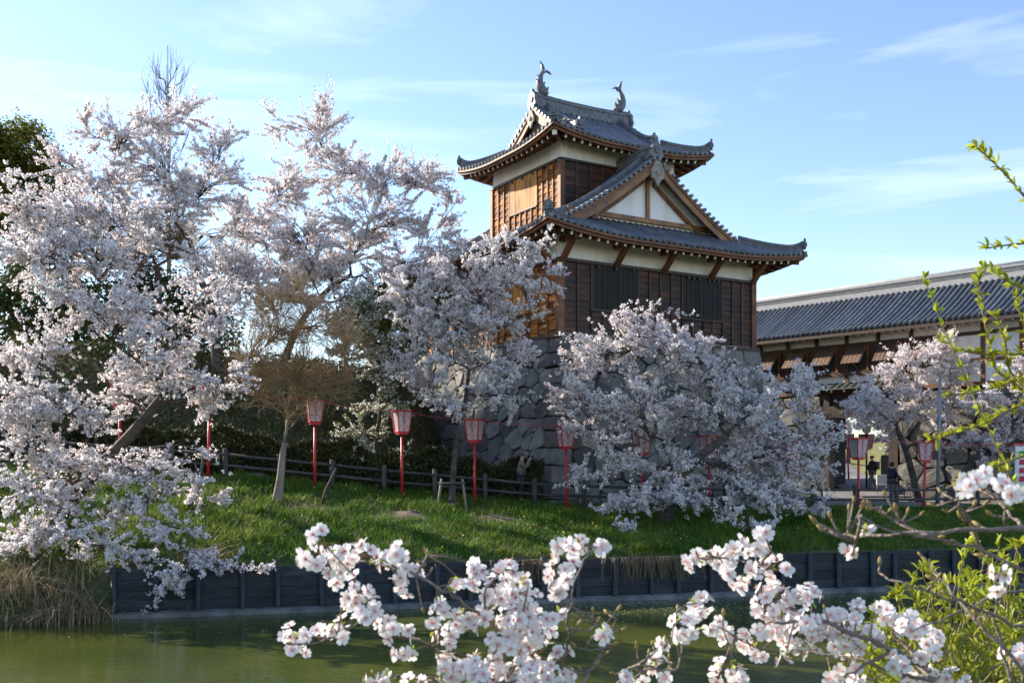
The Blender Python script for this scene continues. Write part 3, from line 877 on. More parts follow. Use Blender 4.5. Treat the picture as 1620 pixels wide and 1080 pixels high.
fix_normals(slab(MB(), GF, GA0, GA1, -.05, .12, 7.70, 7.88).build('base_beam', M['beam'], wl))
for i, a in enumerate(bays[:-1]):
    if a > 10: break
    nb = 7
    for j in range(nb):
        b0 = a + .1 + 1.55*j/nb; b1 = a + .1 + 1.55*(j+1)/nb
        fix_normals(slab(MB(), GF, b0+.006, b1-.006, 0, .045, 8.76, 10.08).build('board', M['gwood'], wl))
    c = a + .62
    # awning flap propped open
    fl = MB()
    p = []
    for (q, dz) in ((0,0),(1,0)):
        pass
    top = (0.07, 10.02); bot = (0.80, 9.12)
    fl.hexa([GF(c-.52,bot[0],bot[1]),GF(c+.52,bot[0],bot[1]),GF(c+.52,bot[0]+.04,bot[1]+.05),GF(c-.52,bot[0]+.04,bot[1]+.05),
             GF(c-.52,top[0],top[1]-.05),GF(c+.52,top[0],top[1]-.05),GF(c+.52,top[0]+.04,top[1]),GF(c-.52,top[0]+.04,top[1])])
    fo = fix_normals(fl.build('awning_flap', M['flap'], gate))
    for j in range(5):
        q = c - .44 + .22*j
        MB().bar(GF(q, .12, 10.03), GF(q, .86, 9.14), .035, .03, up=(0,0,1)).build('awning_batten', M['flap'], fo)
    MB().bar(GF(c+.60, .06, 8.8), GF(c+.60, .10, 10.05), .12, .14, up=(1,0,0)).build('window_jamb', M['beam'], fo)
    MB().bar(GF(c+.1, .05, 8.85), GF(c+.1, .74, 9.15), .04, .04).build('awning_prop', M['flap'], fo)
    fix_normals(slab(MB(), GF, c-.45, c+.5, .03, .052, 8.85, 9.95).build('window_dark_panel', M['gap'], fo))  # near-black panel stands in for the unlit room behind the flap
# roof
GE = 1.05; grun = GD/2 + GE
def gz(d): return Z_E + .52*d + .030*d*d
bed = MB()
for sgn_ in (0, 1):
    yy = (lambda d: -GE + d) if sgn_ == 0 else (lambda d: GD + GE - d)
    rows = [[Vector((a, yy(grun*j/8), gz(grun*j/8))) for j in range(9)] for a in (GA0-.4, 0, 7, 14, GA1+.4)]
    bed.grid(rows, 0, True)
grf = bed.build('roof', M['tilebed'], gate)
nrow = int((GA1 - GA0) / .30)
for i in range(nrow):
    a = GA0 + (GA1 - GA0)*(i + .5)/nrow
    MB().tube([Vector((a, -GE - .06, gz(0) + .02))] + [Vector((a, -GE + grun*j/6, gz(grun*j/6) + .02)) for j in range(1, 7)], .085, 7).build('tile_row', M['tile'], grf)
fix_normals(MB().sweep([(GA0-.4, GD/2, gz(grun)), (GA1+.4, GD/2, gz(grun))], [(-.26,-.15),(.26,-.15),(.26,.12),(.20,.14),(.20,.38),(.25,.40),(.25,.50),(-.25,.50),(-.25,.40),(-.20,.38),(-.20,.14),(-.26,.12)], (0,1,0)).build('main_ridge', M['whiteridge'], grf))
MB().tube([(GA0-.4, GD/2, gz(grun)+.55), (GA1+.4, GD/2, gz(grun)+.55)], .12, 8).build('ridge_cap', M['whiteridge'], grf)
for k_ in range(4):
    fix_normals(MB().sweep([(GA0-.4, GD/2, gz(grun)+.13+k_*.09), (GA1+.4, GD/2, gz(grun)+.13+k_*.09)], [(-.225,0),(.225,0),(.225,.03),(-.225,.03)], (0,1,0)).build('ridge_course', M['ridge'], grf))
pts = [Vector((15.4, -GE + d_, gz(d_) + .05)) for d_ in [grun - .1 - (grun - 1.2)*j/8 for j in range(9)]]
pts[-1].z += .10
m_ = MB().sweep(pts, [(-.16,-.1),(.16,-.1),(.13,.28),(0,.36),(-.13,.28)], (1,0,0)); plate(m_, pts[-1] + Vector((0,0,-.05)), .5, .5, Vector((0,-1,0)), Vector((0,0,1)), 0, .12)
fix_normals(m_.build('descending_ridge', M['tile'], grf))
fix_normals(MB().sweep([(GA0-.4, -GE, gz(0)), (GA1+.4, -GE, gz(0))], [(0,-.04),(.10,-.04),(.10,-.24),(0,-.24)], (0,1,0)).build('eave_board', M['darkbeam'], grf))
MB().grid([[Vector((a, -GE + .1, gz(0) - .16)), Vector((a, .05, gz(0) + .14))] for a in (GA0-.4, GA1+.4)]).build('soffit', M['soffit'], grf)
nraf = int((GA1 - GA0) / .44)
for i in range(nraf):
    a = GA0 + (GA1-GA0)*(i+.5)/nraf
    MB().bar(Vector((a, 0, gz(0) + .04)), Vector((a, -GE + .28, gz(0) - .22)), .11, .13, 0, mend=1).build('rafter', [M['soffit'], M['tip']], grf)
# ground storey: gate opening between two stone abutments
gst = random.Random(5)
GDEP = 1.7
for (a0, a1) in ((GA0, 4.0), (8.3, GA1)):
    ab = MB().box(a0, a1, .12, GDEP + .6, OZ - .8, 7.72).build('stone_abutment', M['gap'], gate)
    for poly in voronoi(a1 - a0, 5.5, 1.25, .85, gst):
        if a0 < 0 and sum(p[0] for p in poly)/len(poly) < 5.0: continue
        fix_normals(stone_mesh(poly, lambda a, b, zz, a0=a0: GF(a0 + a, b + .02, OZ - .8 + zz), gst, .16).build('stone', M['stone'], ab))
    if a0 > 0:
        for poly in voronoi(GDEP, 5.5, .9, .85, gst):
            fix_normals(stone_mesh(poly, lambda a, b, zz, a0=a0: Vector((a0 - b, .3 + a, OZ - .8 + zz)), gst, .12).build('stone', M['stone'], ab))
for a in (4.25, 8.05):
    fix_normals(slab(MB(), GF, a-.24, a+.24, -.4, .12, OZ - .6, 7.70).build('gate_post', M['darkbeam'], gate))
fix_normals(slab(MB(), GF, 3.9, 8.4, -.35, .16, 6.45, 7.05).build('lintel', M['darkbeam'], gate))
for j in range(8):
    b0 = 4.5 + .416*j
    fix_normals(slab(MB(), GF, b0+.008, b0+.408, -.25, .02, 7.05, 7.70).build('transom_board', M['darkbeam'], gate))
pr = MB().hexa([GF(3.2,.05,8.15),GF(9.0,.05,8.15),GF(9.1,.75,7.86),GF(3.1,.75,7.86),GF(3.2,.05,8.23),GF(9.0,.05,8.23),GF(9.1,.75,7.92),GF(3.1,.75,7.92)])
pro = fix_normals(pr.build('pent_roof', M['copper'], gate))
for j in range(15):
    q = 3.3 + j*.4
    MB().bar(GF(q,.06,8.25), GF(q,.74,7.95), .05, .05).build('roof_seam', M['copper'], pro)
for j in range(8):
    q = 3.5 + j*.72
    MB().bar(GF(q,.0,7.95), GF(q,.66,7.78), .10, .12, 0, mend=1).build('rafter', [M['darkbeam'], M['tip']], pro)
for a in (GA0 + 1, -2, 12, 16):
    MB().box(a - .16, a + .16, GD - .5, GD - .18, OZ - .8, 7.75).build('rear_post', M['darkbeam'], gate)
MB().box(3.0, 9.3, .2, GD - .1, 7.45, 7.74).build('gate_ceiling', M['darkbeam'], gate)
OZ = 0.0

# ------------------------------------------------------------------ timber rail fence along the path
M['fencewood'] = mat('fence_wood', (0.045,0.042,0.045), 0.8, (0.085,0.078,0.075), 3, 0.5, 20, rand=0.25)
fence = empty('rail_fence', (0, y_fence(0), z_fence(0)), 0, 'dark timber post and rail fence along the path', 'fence')
fx = -21.0; posts = []
while fx < 27:
    posts.append(Vector((fx, y_fence(fx), zg(fx, y_fence(fx) - .02)))); fx += 1.82
F0 = Vector((0, y_fence(0), z_fence(0)))
for p in posts:
    q = p - F0
    MB().tube([q + Vector((0,0,-.3)), q + Vector((rnd.uniform(-.015,.015),0,.97)), q + Vector((0,0,1.0))], [.09,.088,.06], 9).build('post', M['fencewood'], fence)
for a, b in zip(posts, posts[1:]):
    for h in (.80, .42):
        a_ = a - F0 + Vector((0,-.02,h)); b_ = b - F0 + Vector((0,-.02,h)); mid = (a_+b_)/2 + Vector((0,0,-.012))
        MB().tube([a_, mid, b_], .052, 7).build('rail', M['fencewood'], fence)

# ------------------------------------------------------------------ festival lanterns
M['red'] = mat('red_paint', (0.62,0.022,0.035), 0.45, (0.48,0.018,0.03), 4, 0.1)
M['paper'] = mat('lantern_paper', (0.86,0.82,0.83), 0.7, (0.80,0.75,0.77), 3, transl=0.45)
M['ink_red'] = mat('red_ink', (0.62,0.03,0.08), 0.7)
M['ink_grey'] = mat('grey_ink', (0.10,0.10,0.11), 0.8)
M['ink_pink'] = mat('pink_ink', (0.75,0.35,0.45), 0.8)
def text_mesh(name, body, m, size=1.0):
    cu = bpy.data.curves.new(name, 'FONT'); cu.body = body; cu.size = size; cu.align_x = 'CENTER'; cu.align_y = 'CENTER'; cu.space_line = 0.92
    cu.offset = 0.018; cu.resolution_u = 3
    o = bpy.data.objects.new(name, cu); COL.objects.link(o)
    dg = bpy.context.evaluated_depsgraph_get(); dg.update()
    me = bpy.data.meshes.new_from_object(o.evaluated_get(dg))
    bpy.data.objects.remove(o); bpy.data.curves.remove(cu)
    me.name = name; me.materials.clear(); me.materials.append(m)
    return me
LT = text_mesh('lettering', 'お\n城\nま\nつ\nり', M['ink_red'], 1.0)
_co = np.empty(len(LT.vertices)*3, dtype=np.float32); LT.vertices.foreach_get('co', _co); _co = _co.reshape(-1,3)
_mn = _co.min(0); _mx = _co.max(0)
_co[:,0] = (_co[:,0] - (_mn[0]+_mx[0])/2) / (_mx[1]-_mn[1]) * 1.25; _co[:,1] = (_co[:,1] - (_mn[1]+_mx[1])/2) / (_mx[1]-_mn[1])
_co[:,2] = 0; LT.vertices.foreach_set('co', _co.ravel()); LT.update()
LH, LTW, LBW = 0.74, 0.275, 0.192       # lantern height, half widths
POLE = 2.16
def build_lantern():
    root = empty('festival_lantern', (0,0,0))
    MB().tube([(0,0,-.35),(0,0,POLE-.05)], [.055,.045], 8).build('pole', M['red'], root)
    MB().box(-.17,.17,-.17,.17, POLE-.09, POLE-.03).build('base_plate', M['red'], root)
    z0, z1 = POLE, POLE + LH
    for k in range(4):
        c, s = math.cos(k*math.pi/2), math.sin(k*math.pi/2)
        rt = lambda x, y, z: Vector((x*c - y*s, x*s + y*c, z))
        f_ = lambda a, t, off: rt(a*((LBW*(1-t) + LTW*t)), -(LBW*(1-t)+LTW*t) - off, z0 + (z1-z0)*t)
        pn = MB().add([f_(-.97,.01,-.012), f_(.97,.01,-.012), f_(.97,.99,-.012), f_(-.97,.99,-.012), f_(-.97,.01,-.03), f_(.97,.01,-.03), f_(.97,.99,-.03), f_(-.97,.99,-.03)],
                      [(0,1,2,3),(7,6,5,4),(0,4,5,1),(1,5,6,2),(2,6,7,3),(3,7,4,0)]).build('paper_panel', M['paper'], root)
        MB().bar(f_(-1,0,0), f_(-1,1,0), .04, .04, up=(1,0,0)).build('frame_bar', M['red'], root)
        MB().bar(f_(-1,0,0), f_(1,0,0), .04, .045).build('frame_bar', M['red'], root)
        MB().bar(f_(-1.06,1,0), f_(1.06,1,0), .055, .06).build('frame_bar', M['red'], root)
        if k % 2 == 0:
            lo = link('lettering', LT, pn)
            ctr = f_(0, .5, .006); ux = (f_(1,.5,0) - f_(-1,.5,0)).normalized(); uy = (f_(0,1,0) - f_(0,0,0)).normalized(); un = ux.cross(uy)
            mtx = Matrix((( *ux, 0), (*uy, 0), (*un, 0), (0,0,0,1))).transposed()
            mtx.translation = ctr
            lo.matrix_local = mtx @ Matrix.Diagonal((.62, .66, 1, 1))
            for (a_, t_) in ((-.62,.80),(.60,.70),(-.58,.30),(.62,.22)):
                MB().add([f_(a_ + .12*math.cos(q), t_ + .07*math.sin(q), .004) for q in [j*math.pi/4 for j in range(8)]], [tuple(range(8))]).build('petal_print', M['ink_pink'], pn)
        else:
            # faint small print, too small to read in the photograph
            for col_ in (-.35, .1, .5):
                for j in range(9):
                    t_ = .86 - j*.085
                    MB().add([f_(col_-.07, t_-.028, .004), f_(col_+.09, t_-.024, .004), f_(col_+.07, t_+.026, .004), f_(col_-.06, t_+.022, .004)], [(0,1,2,3)]).build('small_print', M['ink_grey'], pn)
    MB().box(-LTW, LTW, -LTW, LTW, z1 - .005, z1 + .02).build('lid', M['red'], root)
    return root
lan0 = build_lantern()
def copy_tree(o, parent=None):
    c = o.copy(); COL.objects.link(c)
    if parent is not None: c.parent = parent
    for ch in list(o.children): copy_tree(ch, c)
    return c
lan_n = 0
def lantern(px, py_top, Y, yaw, label, ht=2.9, lean=0.0, ground=None):
    global lan_n
    o = lan0 if lan_n == 0 else copy_tree(lan0)
    lan_n += 1
    p = at(px, py_top, Y)
    k = ht / 2.9
    zb = p.z - 2.9 * k
    gz_ = zg(p.x, p.y)
    o.location = (p.x, p.y, zb); o.scale = (k, k, k); o.rotation_euler = (lean + rnd.uniform(-.022,.022), lean*.5 + rnd.uniform(-.03,.03), yaw + rnd.uniform(-.12,.12))
    if gz_ < zb - .2:      # stretch the pole down to the ground
        k2 = 1 + (zb - gz_)/2.9; o.scale = (k, k, k*k2); o.location.z = gz_
    tag(o, label, 'lantern', 'red festival lanterns on poles')
    return Vector((p.x, p.y, p.z))
LY = lambda px: y_fence((px-810)/F_PX*37.0) - 0.45
tops = []
YW = R(24)
tops.append(lantern(190, 604, 35.2, YW, 'red lantern pole seen through the blossom, leftmost of the row'))
tops.append(lantern(329, 612, 35.6, YW, 'red festival lantern half behind blossom, left of the pale bare tree'))
tops.append(lantern(498, 634, 36.2, YW, 'red festival lantern behind the brown bare tree'))
tops.append(lantern(636, 650, 36.5, YW, 'red and white festival lantern left of the young cherry tree'))
tops.append(lantern(751, 664, 36.9, YW - R(40), 'red and white festival lantern right beside the young cherry trunk'))
tops.append(lantern(897, 674, 37.1, YW, 'red and white festival lantern alone before the stone corner'))
tops.append(lantern(1016, 684, 37.8, YW, 'red festival lantern buried in the left of the big white cherry'))
tops.append(lantern(1122, 690, 38.6, YW, 'red festival lantern buried in the middle of the big white cherry'))
tops.append(lantern(1246, 694, 39.4, YW, 'red festival lantern buried in the right of the big white cherry'))
tops.append(lantern(1358, 694, 40.6, R(28), 'red and white festival lantern left of the walking person', lean=R(-1.5)))
tops.append(lantern(1461, 699, 41.6, R(-20), 'red and white festival lantern behind the leaning cherry trunk'))
tops.append(lantern(1613, 702, 43.2, R(-30), 'red and white festival lantern cut by the right picture edge'))
lantern(1343, 687, 58.5, R(10), 'red lantern beyond the gate on the lit grass, left one', ht=2.9)
lantern(1371, 687, 54.5, R(40), 'red lantern by the globe lamp, behind the walking person', ht=2.9)
lantern(1447, 686, 53.0, R(10), 'red lantern beyond the leaning cherry trunk, under blossom', ht=2.9)
M['cord'] = mat('pink_cord', (0.50,0.06,0.10), 0.6)
cl_ = ('at the far left behind blossom', 'behind the bare brown tree', 'left of the first clear lantern', 'over the young cherry', 'across the stone corner', 'entering the big cherry', 'inside the big cherry, left', 'inside the big cherry, right', 'before the gate', 'beside the leaning cherry trunk', 'at the right picture edge')
for (a, b), l_ in zip(zip(tops, tops[1:]), cl_):
    A = a + Vector((0,0,.02)); B = b + Vector((0,0,.02)); c = (A + B)/2
    o = MB().tube([p - c for p in (A, A*.75+B*.25-Vector((0,0,.07)), c - Vector((0,0,.10)), A*.25+B*.75-Vector((0,0,.07)), B)], .013, 5).build('lantern_cord', M['cord'])
    o.location = c; tag(o, 'thin pink cord strung between lanterns ' + l_, 'cord', 'cords between the lanterns')
# ------------------------------------------------------------------ vegetation helpers
def rot_basis(D):
    """orthonormal frames for an (n,3) array of directions"""
    D = D / (np.linalg.norm(D, axis=1, keepdims=True) + 1e-9)
    up = np.where(np.abs(D[:, 2:3]) < 0.9, np.array([[0., 0., 1.]]), np.array([[1., 0., 0.]]))
    X = np.cross(D, up); X /= np.linalg.norm(X, axis=1, keepdims=True) + 1e-9
    Y = np.cross(X, D); return X, Y, D
def batch_tubes(P, Rr, n=3):
    """P (T,K,3), Rr (T,K) -> verts, quads"""
    T, K, _ = P.shape
    D = np.empty_like(P); D[:, 1:-1] = P[:, 2:] - P[:, :-2]; D[:, 0] = P[:, 1] - P[:, 0]; D[:, -1] = P[:, -1] - P[:, -2]
    X, Y, _d = rot_basis(D.reshape(-1, 3)); X = X.reshape(T, K, 3); Y = Y.reshape(T, K, 3)
    ang = np.arange(n) * 2*np.pi/n
    V = P[:, :, None, :] + Rr[:, :, None, None] * (np.cos(ang)[None, None, :, None]*X[:, :, None, :] + np.sin(ang)[None, None, :, None]*Y[:, :, None, :])
    V = V.reshape(-1, 3)
    i = np.arange(T)[:, None, None]*K*n; k = np.arange(K-1)[None, :, None]*n; j = np.arange(n)[None, None, :]
    a = i + k + j; b = i + k + (j+1) % n
    Fq = np.stack([a, b, b+n, a+n], -1).reshape(-1, 4)
    return V, Fq
def quads_at(C, Nrm, size, aspect=1.0, r_=rng, droop=None):
    """one quad per centre; Nrm normals, size (n,)"""
    X, Y, _d = rot_basis(Nrm)
    a = r_.uniform(0, 2*np.pi, len(C))[:, None]
    U = np.cos(a)*X + np.sin(a)*Y; W = -np.sin(a)*X + np.cos(a)*Y
    s = size[:, None]
    V = np.stack([C - U*s - W*s*aspect*.35, C + W*s*-aspect, C + U*s + W*s*aspect*.3, C + W*s*aspect], 1).reshape(-1, 3)
    return V, np.arange(len(C)*4).reshape(-1, 4)
def unit(n, r_=rng):
    v = r_.normal(size=(n, 3)); return v / np.linalg.norm(v, axis=1, keepdims=True)
def bez(a, b, bulge, K, r_=rng, jit=0.0):
    t = np.linspace(0, 1, K)[:, None]
    m = (a + b)/2 + bulge
    p = (1-t)**2*a + 2*t*(1-t)*m + t*t*b
    if jit: p[1:-1] += r_.normal(size=(K-2, 3))*jit
    return p
def puffs(C, per, rad, size, r_=rng):
    """each centre becomes a small ball of petal faces"""
    n = len(C)
    d = unit(n*per, r_); cr = np.repeat(C, per, 0)
    rr = rad * r_.uniform(.55, 1.1, n*per)[:, None] * np.repeat(np.clip(np.exp(r_.normal(size=n)*.35), .5, 2.0), per)[:, None]
    pos = cr + d*rr
    nr = d + r_.normal(size=d.shape)*.45
    return quads_at(pos, nr, size*r_.uniform(.75, 1.25, n*per), 1.0, r_)

M['bark'] = mat('cherry_bark', (0.040,0.030,0.026), 0.9, (0.105,0.085,0.075), 2.5, 0.9, 9, stretch=(1,1,2.5))
M['palebark'] = mat('pale_bark', (0.17,0.135,0.105), 0.85, (0.30,0.25,0.20), 2.2, 0.7, 9)
M['petal'] = mat('cherry_petal', (0.88,0.82,0.835), 0.85, (0.92,0.895,0.895), 0.6, spec=0.2, transl=0.5, island=0.13)
M['petalw'] = mat('white_petal', (0.80,0.80,0.74), 0.85, spec=0.2, transl=0.4, island=0.12)
M['bud'] = mat('blossom_calyx', (0.26,0.085,0.05), 0.8, spec=0.2, transl=0.3, island=0.3)
M['twig'] = mat('brown_twig', (0.085,0.048,0.028), 0.9, (0.14,0.082,0.045), 1.5)
M['redtwig'] = mat('russet_twig', (0.25,0.165,0.085), 0.9, (0.36,0.25,0.14), 1.0, island=0.3)
M['leafdark'] = mat('evergreen_leaf', (0.050,0.075,0.016), 0.55, (0.11,0.14,0.03), 0.8, spec=0.35, transl=0.2, island=0.4, hue=0.02)
M['leafolive'] = mat('olive_leaf', (0.11,0.125,0.020), 0.6, (0.21,0.20,0.03), 0.6, spec=0.3, transl=0.5, island=0.35, hue=0.02)
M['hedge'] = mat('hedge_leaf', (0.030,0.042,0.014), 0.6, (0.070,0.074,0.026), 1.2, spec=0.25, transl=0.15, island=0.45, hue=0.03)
M['dryleaf'] = mat('dry_slope_leaf', (0.16,0.12,0.05), 0.85, (0.085,0.10,0.032), 0.7, spec=0.1, transl=0.2, island=0.4, hue=0.03)

def nparr(v): return np.array([v[0], v[1], v[2]], dtype=float)
def ellipsoids(blobs, Yc):
    """(px, py, rx, ry[, dY[, rdepth]]) in photograph pixels -> world centres and radii"""
    out = []
    for b in blobs:
        px, py, rx, ry = b[:4]; Y = Yc + (b[4] if len(b) > 4 else 0)
        k = Y / F_PX; rd = b[5] if len(b) > 5 else 0.5*(rx + ry)*k
        out.append((nparr(at(px, py, Y)), np.array([rx*k, rd, ry*k])))
    return out

def tree(name, label, group, trunk_px, Y, r0, blobs, n_clusters, seed, crown_kind='blossom', n_sec=9, n_tw=8, tw_len=(.35,.85),
         per=7, puff_r=0.0616, petal=.036, cat='cherry tree', bark='bark', twig_r=.0085, stems=None, petal_mat='petal', bud_frac=.06, droop=-.1, leaf_frac=0.0, spread=1.0, shell=.5):
    r_ = np.random.default_rng(seed)
    tp = [nparr(at(p[0], p[1], Y + (p[2] if len(p) > 2 else 0))) for p in trunk_px]
    base = tp[0].copy(); base[2] = min(base[2], zg(base[0], base[1]) - .0)
    tp[0] = base
    root = empty(name, tuple(base), 0, label, cat, group)
    mb = MB(); K = len(tp)
    rad = [r0 * (1.25 if i == 0 else 1 - .5*i/(K-1)) for i in range(K)]
    # smooth the trunk
    fine = []; fr = []
    for i in range(K-1):
        for q in range(4):
            t = q/4; p0 = tp[max(0,i-1)]; p1 = tp[i]; p2 = tp[i+1]; p3 = tp[min(K-1,i+2)]
            fine.append(.5*((2*p1) + (-p0+p2)*t + (2*p0-5*p1+4*p2-p3)*t*t + (-p0+3*p1-3*p2+p3)*t**3)); fr.append(rad[i]*(1-t) + rad[i+1]*t)
    fine.append(tp[-1]); fr.append(rad[-1])
    mb.tube([f - base - (np.array([0,0,.25]) if i == 0 else 0) for i, f in enumerate(fine)], fr, 9)
    nodes = [(f, r) for f, r in zip(fine[len(fine)//2:], fr[len(fine)//2:])]
    ells = ellipsoids(blobs, Y)
    order = sorted(range(len(ells)), key=lambda i: np.linalg.norm(ells[i][0] - tp[-1]))
    limbs = []
    for i in order:
        c, rr = ells[i]
        def cost(nd):
            d = c - nd[0]; return np.linalg.norm(d) + .8*max(0, nd[0][2] - c[2]) - 1.2*nd[1]
        a, ra = min(nodes, key=cost)
        L_ = np.linalg.norm(c - a)
        rb = min(ra*.72, .03 + .022*L_)
        pts = bez(a, c, np.array([0,0,.12*L_]) + r_.normal(size=3)*.09*L_, 7, r_, .035*L_)
        rs = np.linspace(rb, max(.016, rb*.35), 7)
        mb.tube([p - base for p in pts], list(rs), 6)
        nodes += [(pts[k], rs[k]) for k in range(2, 7)]
        limbs.append((i, pts))
    mb.build('trunk', M[bark], root)
    # secondary branches and twigs
    S = []; SB = []
    vol = np.array([ells[i][1][0]*ells[i][1][2] for i, _ in limbs]); vol = vol/vol.mean()
    for (i, pts), v in zip(limbs, vol):
        c, rr = ells[i]; n = max(3, int(n_sec*v))
        d = unit(n, r_); u = r_.uniform(shell, 1.14, n)[:, None]**.7
        ends = c + d*u*rr*spread
        for e_ in ends:
            a = pts[r_.integers(2, 7)]
            L_ = np.linalg.norm(e_ - a)
            S.append(bez(a, e_, np.array([0,0,.14*L_]) + r_.normal(size=3)*.10*L_, 7, r_, .02*L_)); SB.append(i)
    S = np.array(S); T = len(S)
    slen = np.linalg.norm(S[:, -1] - S[:, 0], axis=1)
    SR = np.linspace(1, .35, 7)[None, :] * np.clip(.010 + .007*slen, .010, .032)[:, None]
    V1, F1 = batch_tubes(S, SR, 4)
    nt_ = T*n_tw
    si = np.repeat(np.arange(T), n_tw); tt = r_.uniform(.22, 1.0, nt_)
    idx = np.minimum((tt*6).astype(int), 5); fr_ = (tt*6 - idx)[:, None]
    A = S[si, idx]*(1-fr_) + S[si, idx+1]*fr_
    sd = S[si, np.minimum(idx+1, 6)] - S[si, idx]; sd /= np.linalg.norm(sd, axis=1, keepdims=True) + 1e-9
    cen = np.array([ells[b][0] for b in SB])[si]
    ow = A - cen; ow /= np.linalg.norm(ow, axis=1, keepdims=True) + 1e-9
    D = sd*.75 + unit(nt_, r_)*.8 + ow*.45; D[:, 2] = D[:, 2]*.8 + droop*.5
    D /= np.linalg.norm(D, axis=1, keepdims=True)
    L2 = r_.uniform(tw_len[0], tw_len[1], nt_)[:, None]
    k4 = np.linspace(0, 1, 3)
    TW = A[:, None, :] + D[:, None, :]*L2[:, None]*k4[None, :, None]
    TW[:, :, 2] += (.10*L2)*(k4[None, :]**2)*(1.0)
    TW[:, 1:, :] += r_.normal(size=(nt_, 2, 3))*.03
    V2, F2 = batch_tubes(TW, np.linspace(1, .45, 3)[None, :]*np.full((nt_, 1), twig_r), 3)
    Vb = np.vstack([V1, V2]) - base; Fb = np.vstack([F1, F2 + len(V1)])
    bo = link('twigs', np_mesh('twigs', Vb, Fb, [M[bark] if crown_kind != 'bare' else M[petal_mat]]), root); bo['kind'] = 'stuff'
    if crown_kind == 'bare': return root
    # blossom clusters strung along the twigs and outer branches
    n1 = int(n_clusters*.82); n2 = n_clusters - n1
    ws = np.exp(r_.normal(size=T)*.75)[si]*np.exp(r_.normal(size=nt_)*.6); ws /= ws.sum()
    q = r_.choice(nt_, n1, p=ws); t = r_.uniform(.12, 1.02, n1); ix = np.minimum((t*2).astype(int), 1); f2 = (t*2 - ix)[:, None]
    C1 = TW[q, ix]*(1-f2) + TW[q, ix+1]*f2
    q = r_.integers(0, T, n2); t = r_.uniform(.45, 1.0, n2); ix = np.minimum((t*6).astype(int), 5); f2 = (t*6 - ix)[:, None]
    C2 = S[q, ix]*(1-f2) + S[q, ix+1]*f2
    C = np.vstack([C1, C2]) + r_.normal(size=(n_clusters, 3))*.022
    Vp, Fp = puffs(C, per, puff_r, petal, r_)
    npf = len(Fp); mi = (r_.uniform(size=npf) < bud_frac).astype(np.int32)
    if leaf_frac > 0: mi[r_.uniform(size=npf) < leaf_frac] = 2
    co = link('blossom_crown', np_mesh('blossom_crown', Vp - base, Fp, [M[petal_mat], M['bud'], M['leafolive']], mi), root); co['kind'] = 'stuff'
    return root

GRP = 'cherry trees in bloom'
# cherry that leans over the moat at the left
tree('cherry_tree', 'big spreading cherry in white bloom leaning over the moat, at far left', GRP, [(60,905),(75,850,.4),(130,770,.8),(205,690,1),(255,630,1.2)], 28.6, .27,
     [(60,420,85,65),(150,405,95,45,1),(55,545,75,55),(165,480,95,48),(285,520,85,40,.8),(335,462,60,32,1.2),(250,600,95,38),(115,640,95,42,-.8),(30,715,60,55,-1),(345,605,62,22,.5),
      (165,725,90,30,-.5),(55,790,75,42,-1.5),(230,765,75,22,-.6),(310,735,50,18,.3),(300,905,75,22,-2.0,.8),(250,935,40,22,-2.2,.5),(385,900,45,14,-1.6,.6),(120,850,85,24,-1.8),(95,345,80,42,1.2),(25,330,45,50,.5),
      (200,350,60,35,1.6),(10,620,40,50,-.5),(400,580,30,10,.6,.4),(205,555,70,35,-1),(195,625,48,30,1.5),(335,640,46,22,1.5),(110,740,60,40,.5),(20,860,60,40,-1.5),(235,815,80,24,-.6,.7),(185,880,70,20,-1.4,.6),(320,790,44,16,.3,.5),(275,850,60,16,-1.2,.5)], 26500, 21, n_sec=15, n_tw=8, per=7, puff_r=0.0484, petal=.030, tw_len=(.3,.7))
# second cherry of the left bank, dark leaning stem by the water
tree('cherry_tree', 'old cherry on the left hill, tall white crown against the sky', GRP, [(345,560),(335,490),(312,430),(300,380)], 45.0, .22,
     [(200,205,60,38),(285,195,65,32,1),(350,235,42,36),(240,262,85,42,-1),(330,300,65,45,-1),(170,285,55,40),(95,275,45,38,1),(385,370,40,50),(270,335,70,35,-1.5),(370,430,50,40,-1),(140,215,30,30,1),(130,330,60,40,-2),(330,430,50,40,-2),(390,470,46,30,-1),(200,380,50,30,-2)], 22000, 22, per=7, puff_r=0.0634, petal=.0345, tw_len=(.4,1.1), n_sec=16, n_tw=8)
tree('cherry_tree', 'wide old cherry left of the tower roof, its airy crown against the sky', GRP, [(440,600),(470,520),(515,462),(555,435)], 47.0, .18,
     [(500,215,45,50),(450,290,45,50),(535,275,60,45,1),(615,280,50,42),(675,300,40,45),(590,345,80,42,-1),(480,365,70,42,-1),(690,375,42,36,-1),(425,425,55,45),(640,415,60,32,-1.5),(430,190,16,24),(515,170,16,22),(560,400,70,35,1),(715,330,22,35),(520,430,60,36),(600,455,60,26,-1),(410,350,34,50),(700,430,40,30,-2),(440,480,60,30,-2),(540,475,50,26,-2),(490,410,60,36,-2),(390,440,40,40,-2)], 32000, 23, per=7, puff_r=0.0616, petal=.0335, tw_len=(.4,1.1), n_sec=16, n_tw=8)
tree('cherry_tree', 'slim young staked cherry before the stone wall', GRP, [(715,797),(717,755),(722,700),(735,640),(742,585)], 35.4, .115,
     [(760,460,62,42),(828,432,38,34),(795,400,42,26),(700,500,55,36),(680,565,36,48),(790,520,55,28),(700,645,42,24,-.4),(785,625,65,26,-.4),(722,425,48,30),(852,385,18,26),(832,498,36,20),(645,460,42,34),(650,520,28,24),(770,575,50,30,.5),(850,560,30,28,.6),(650,590,36,36,.6),(735,520,50,36),(870,440,20,20)], 14500, 24, per=7, puff_r=0.0528, petal=.0305, n_sec=15, n_tw=7, tw_len=(.3,.7))
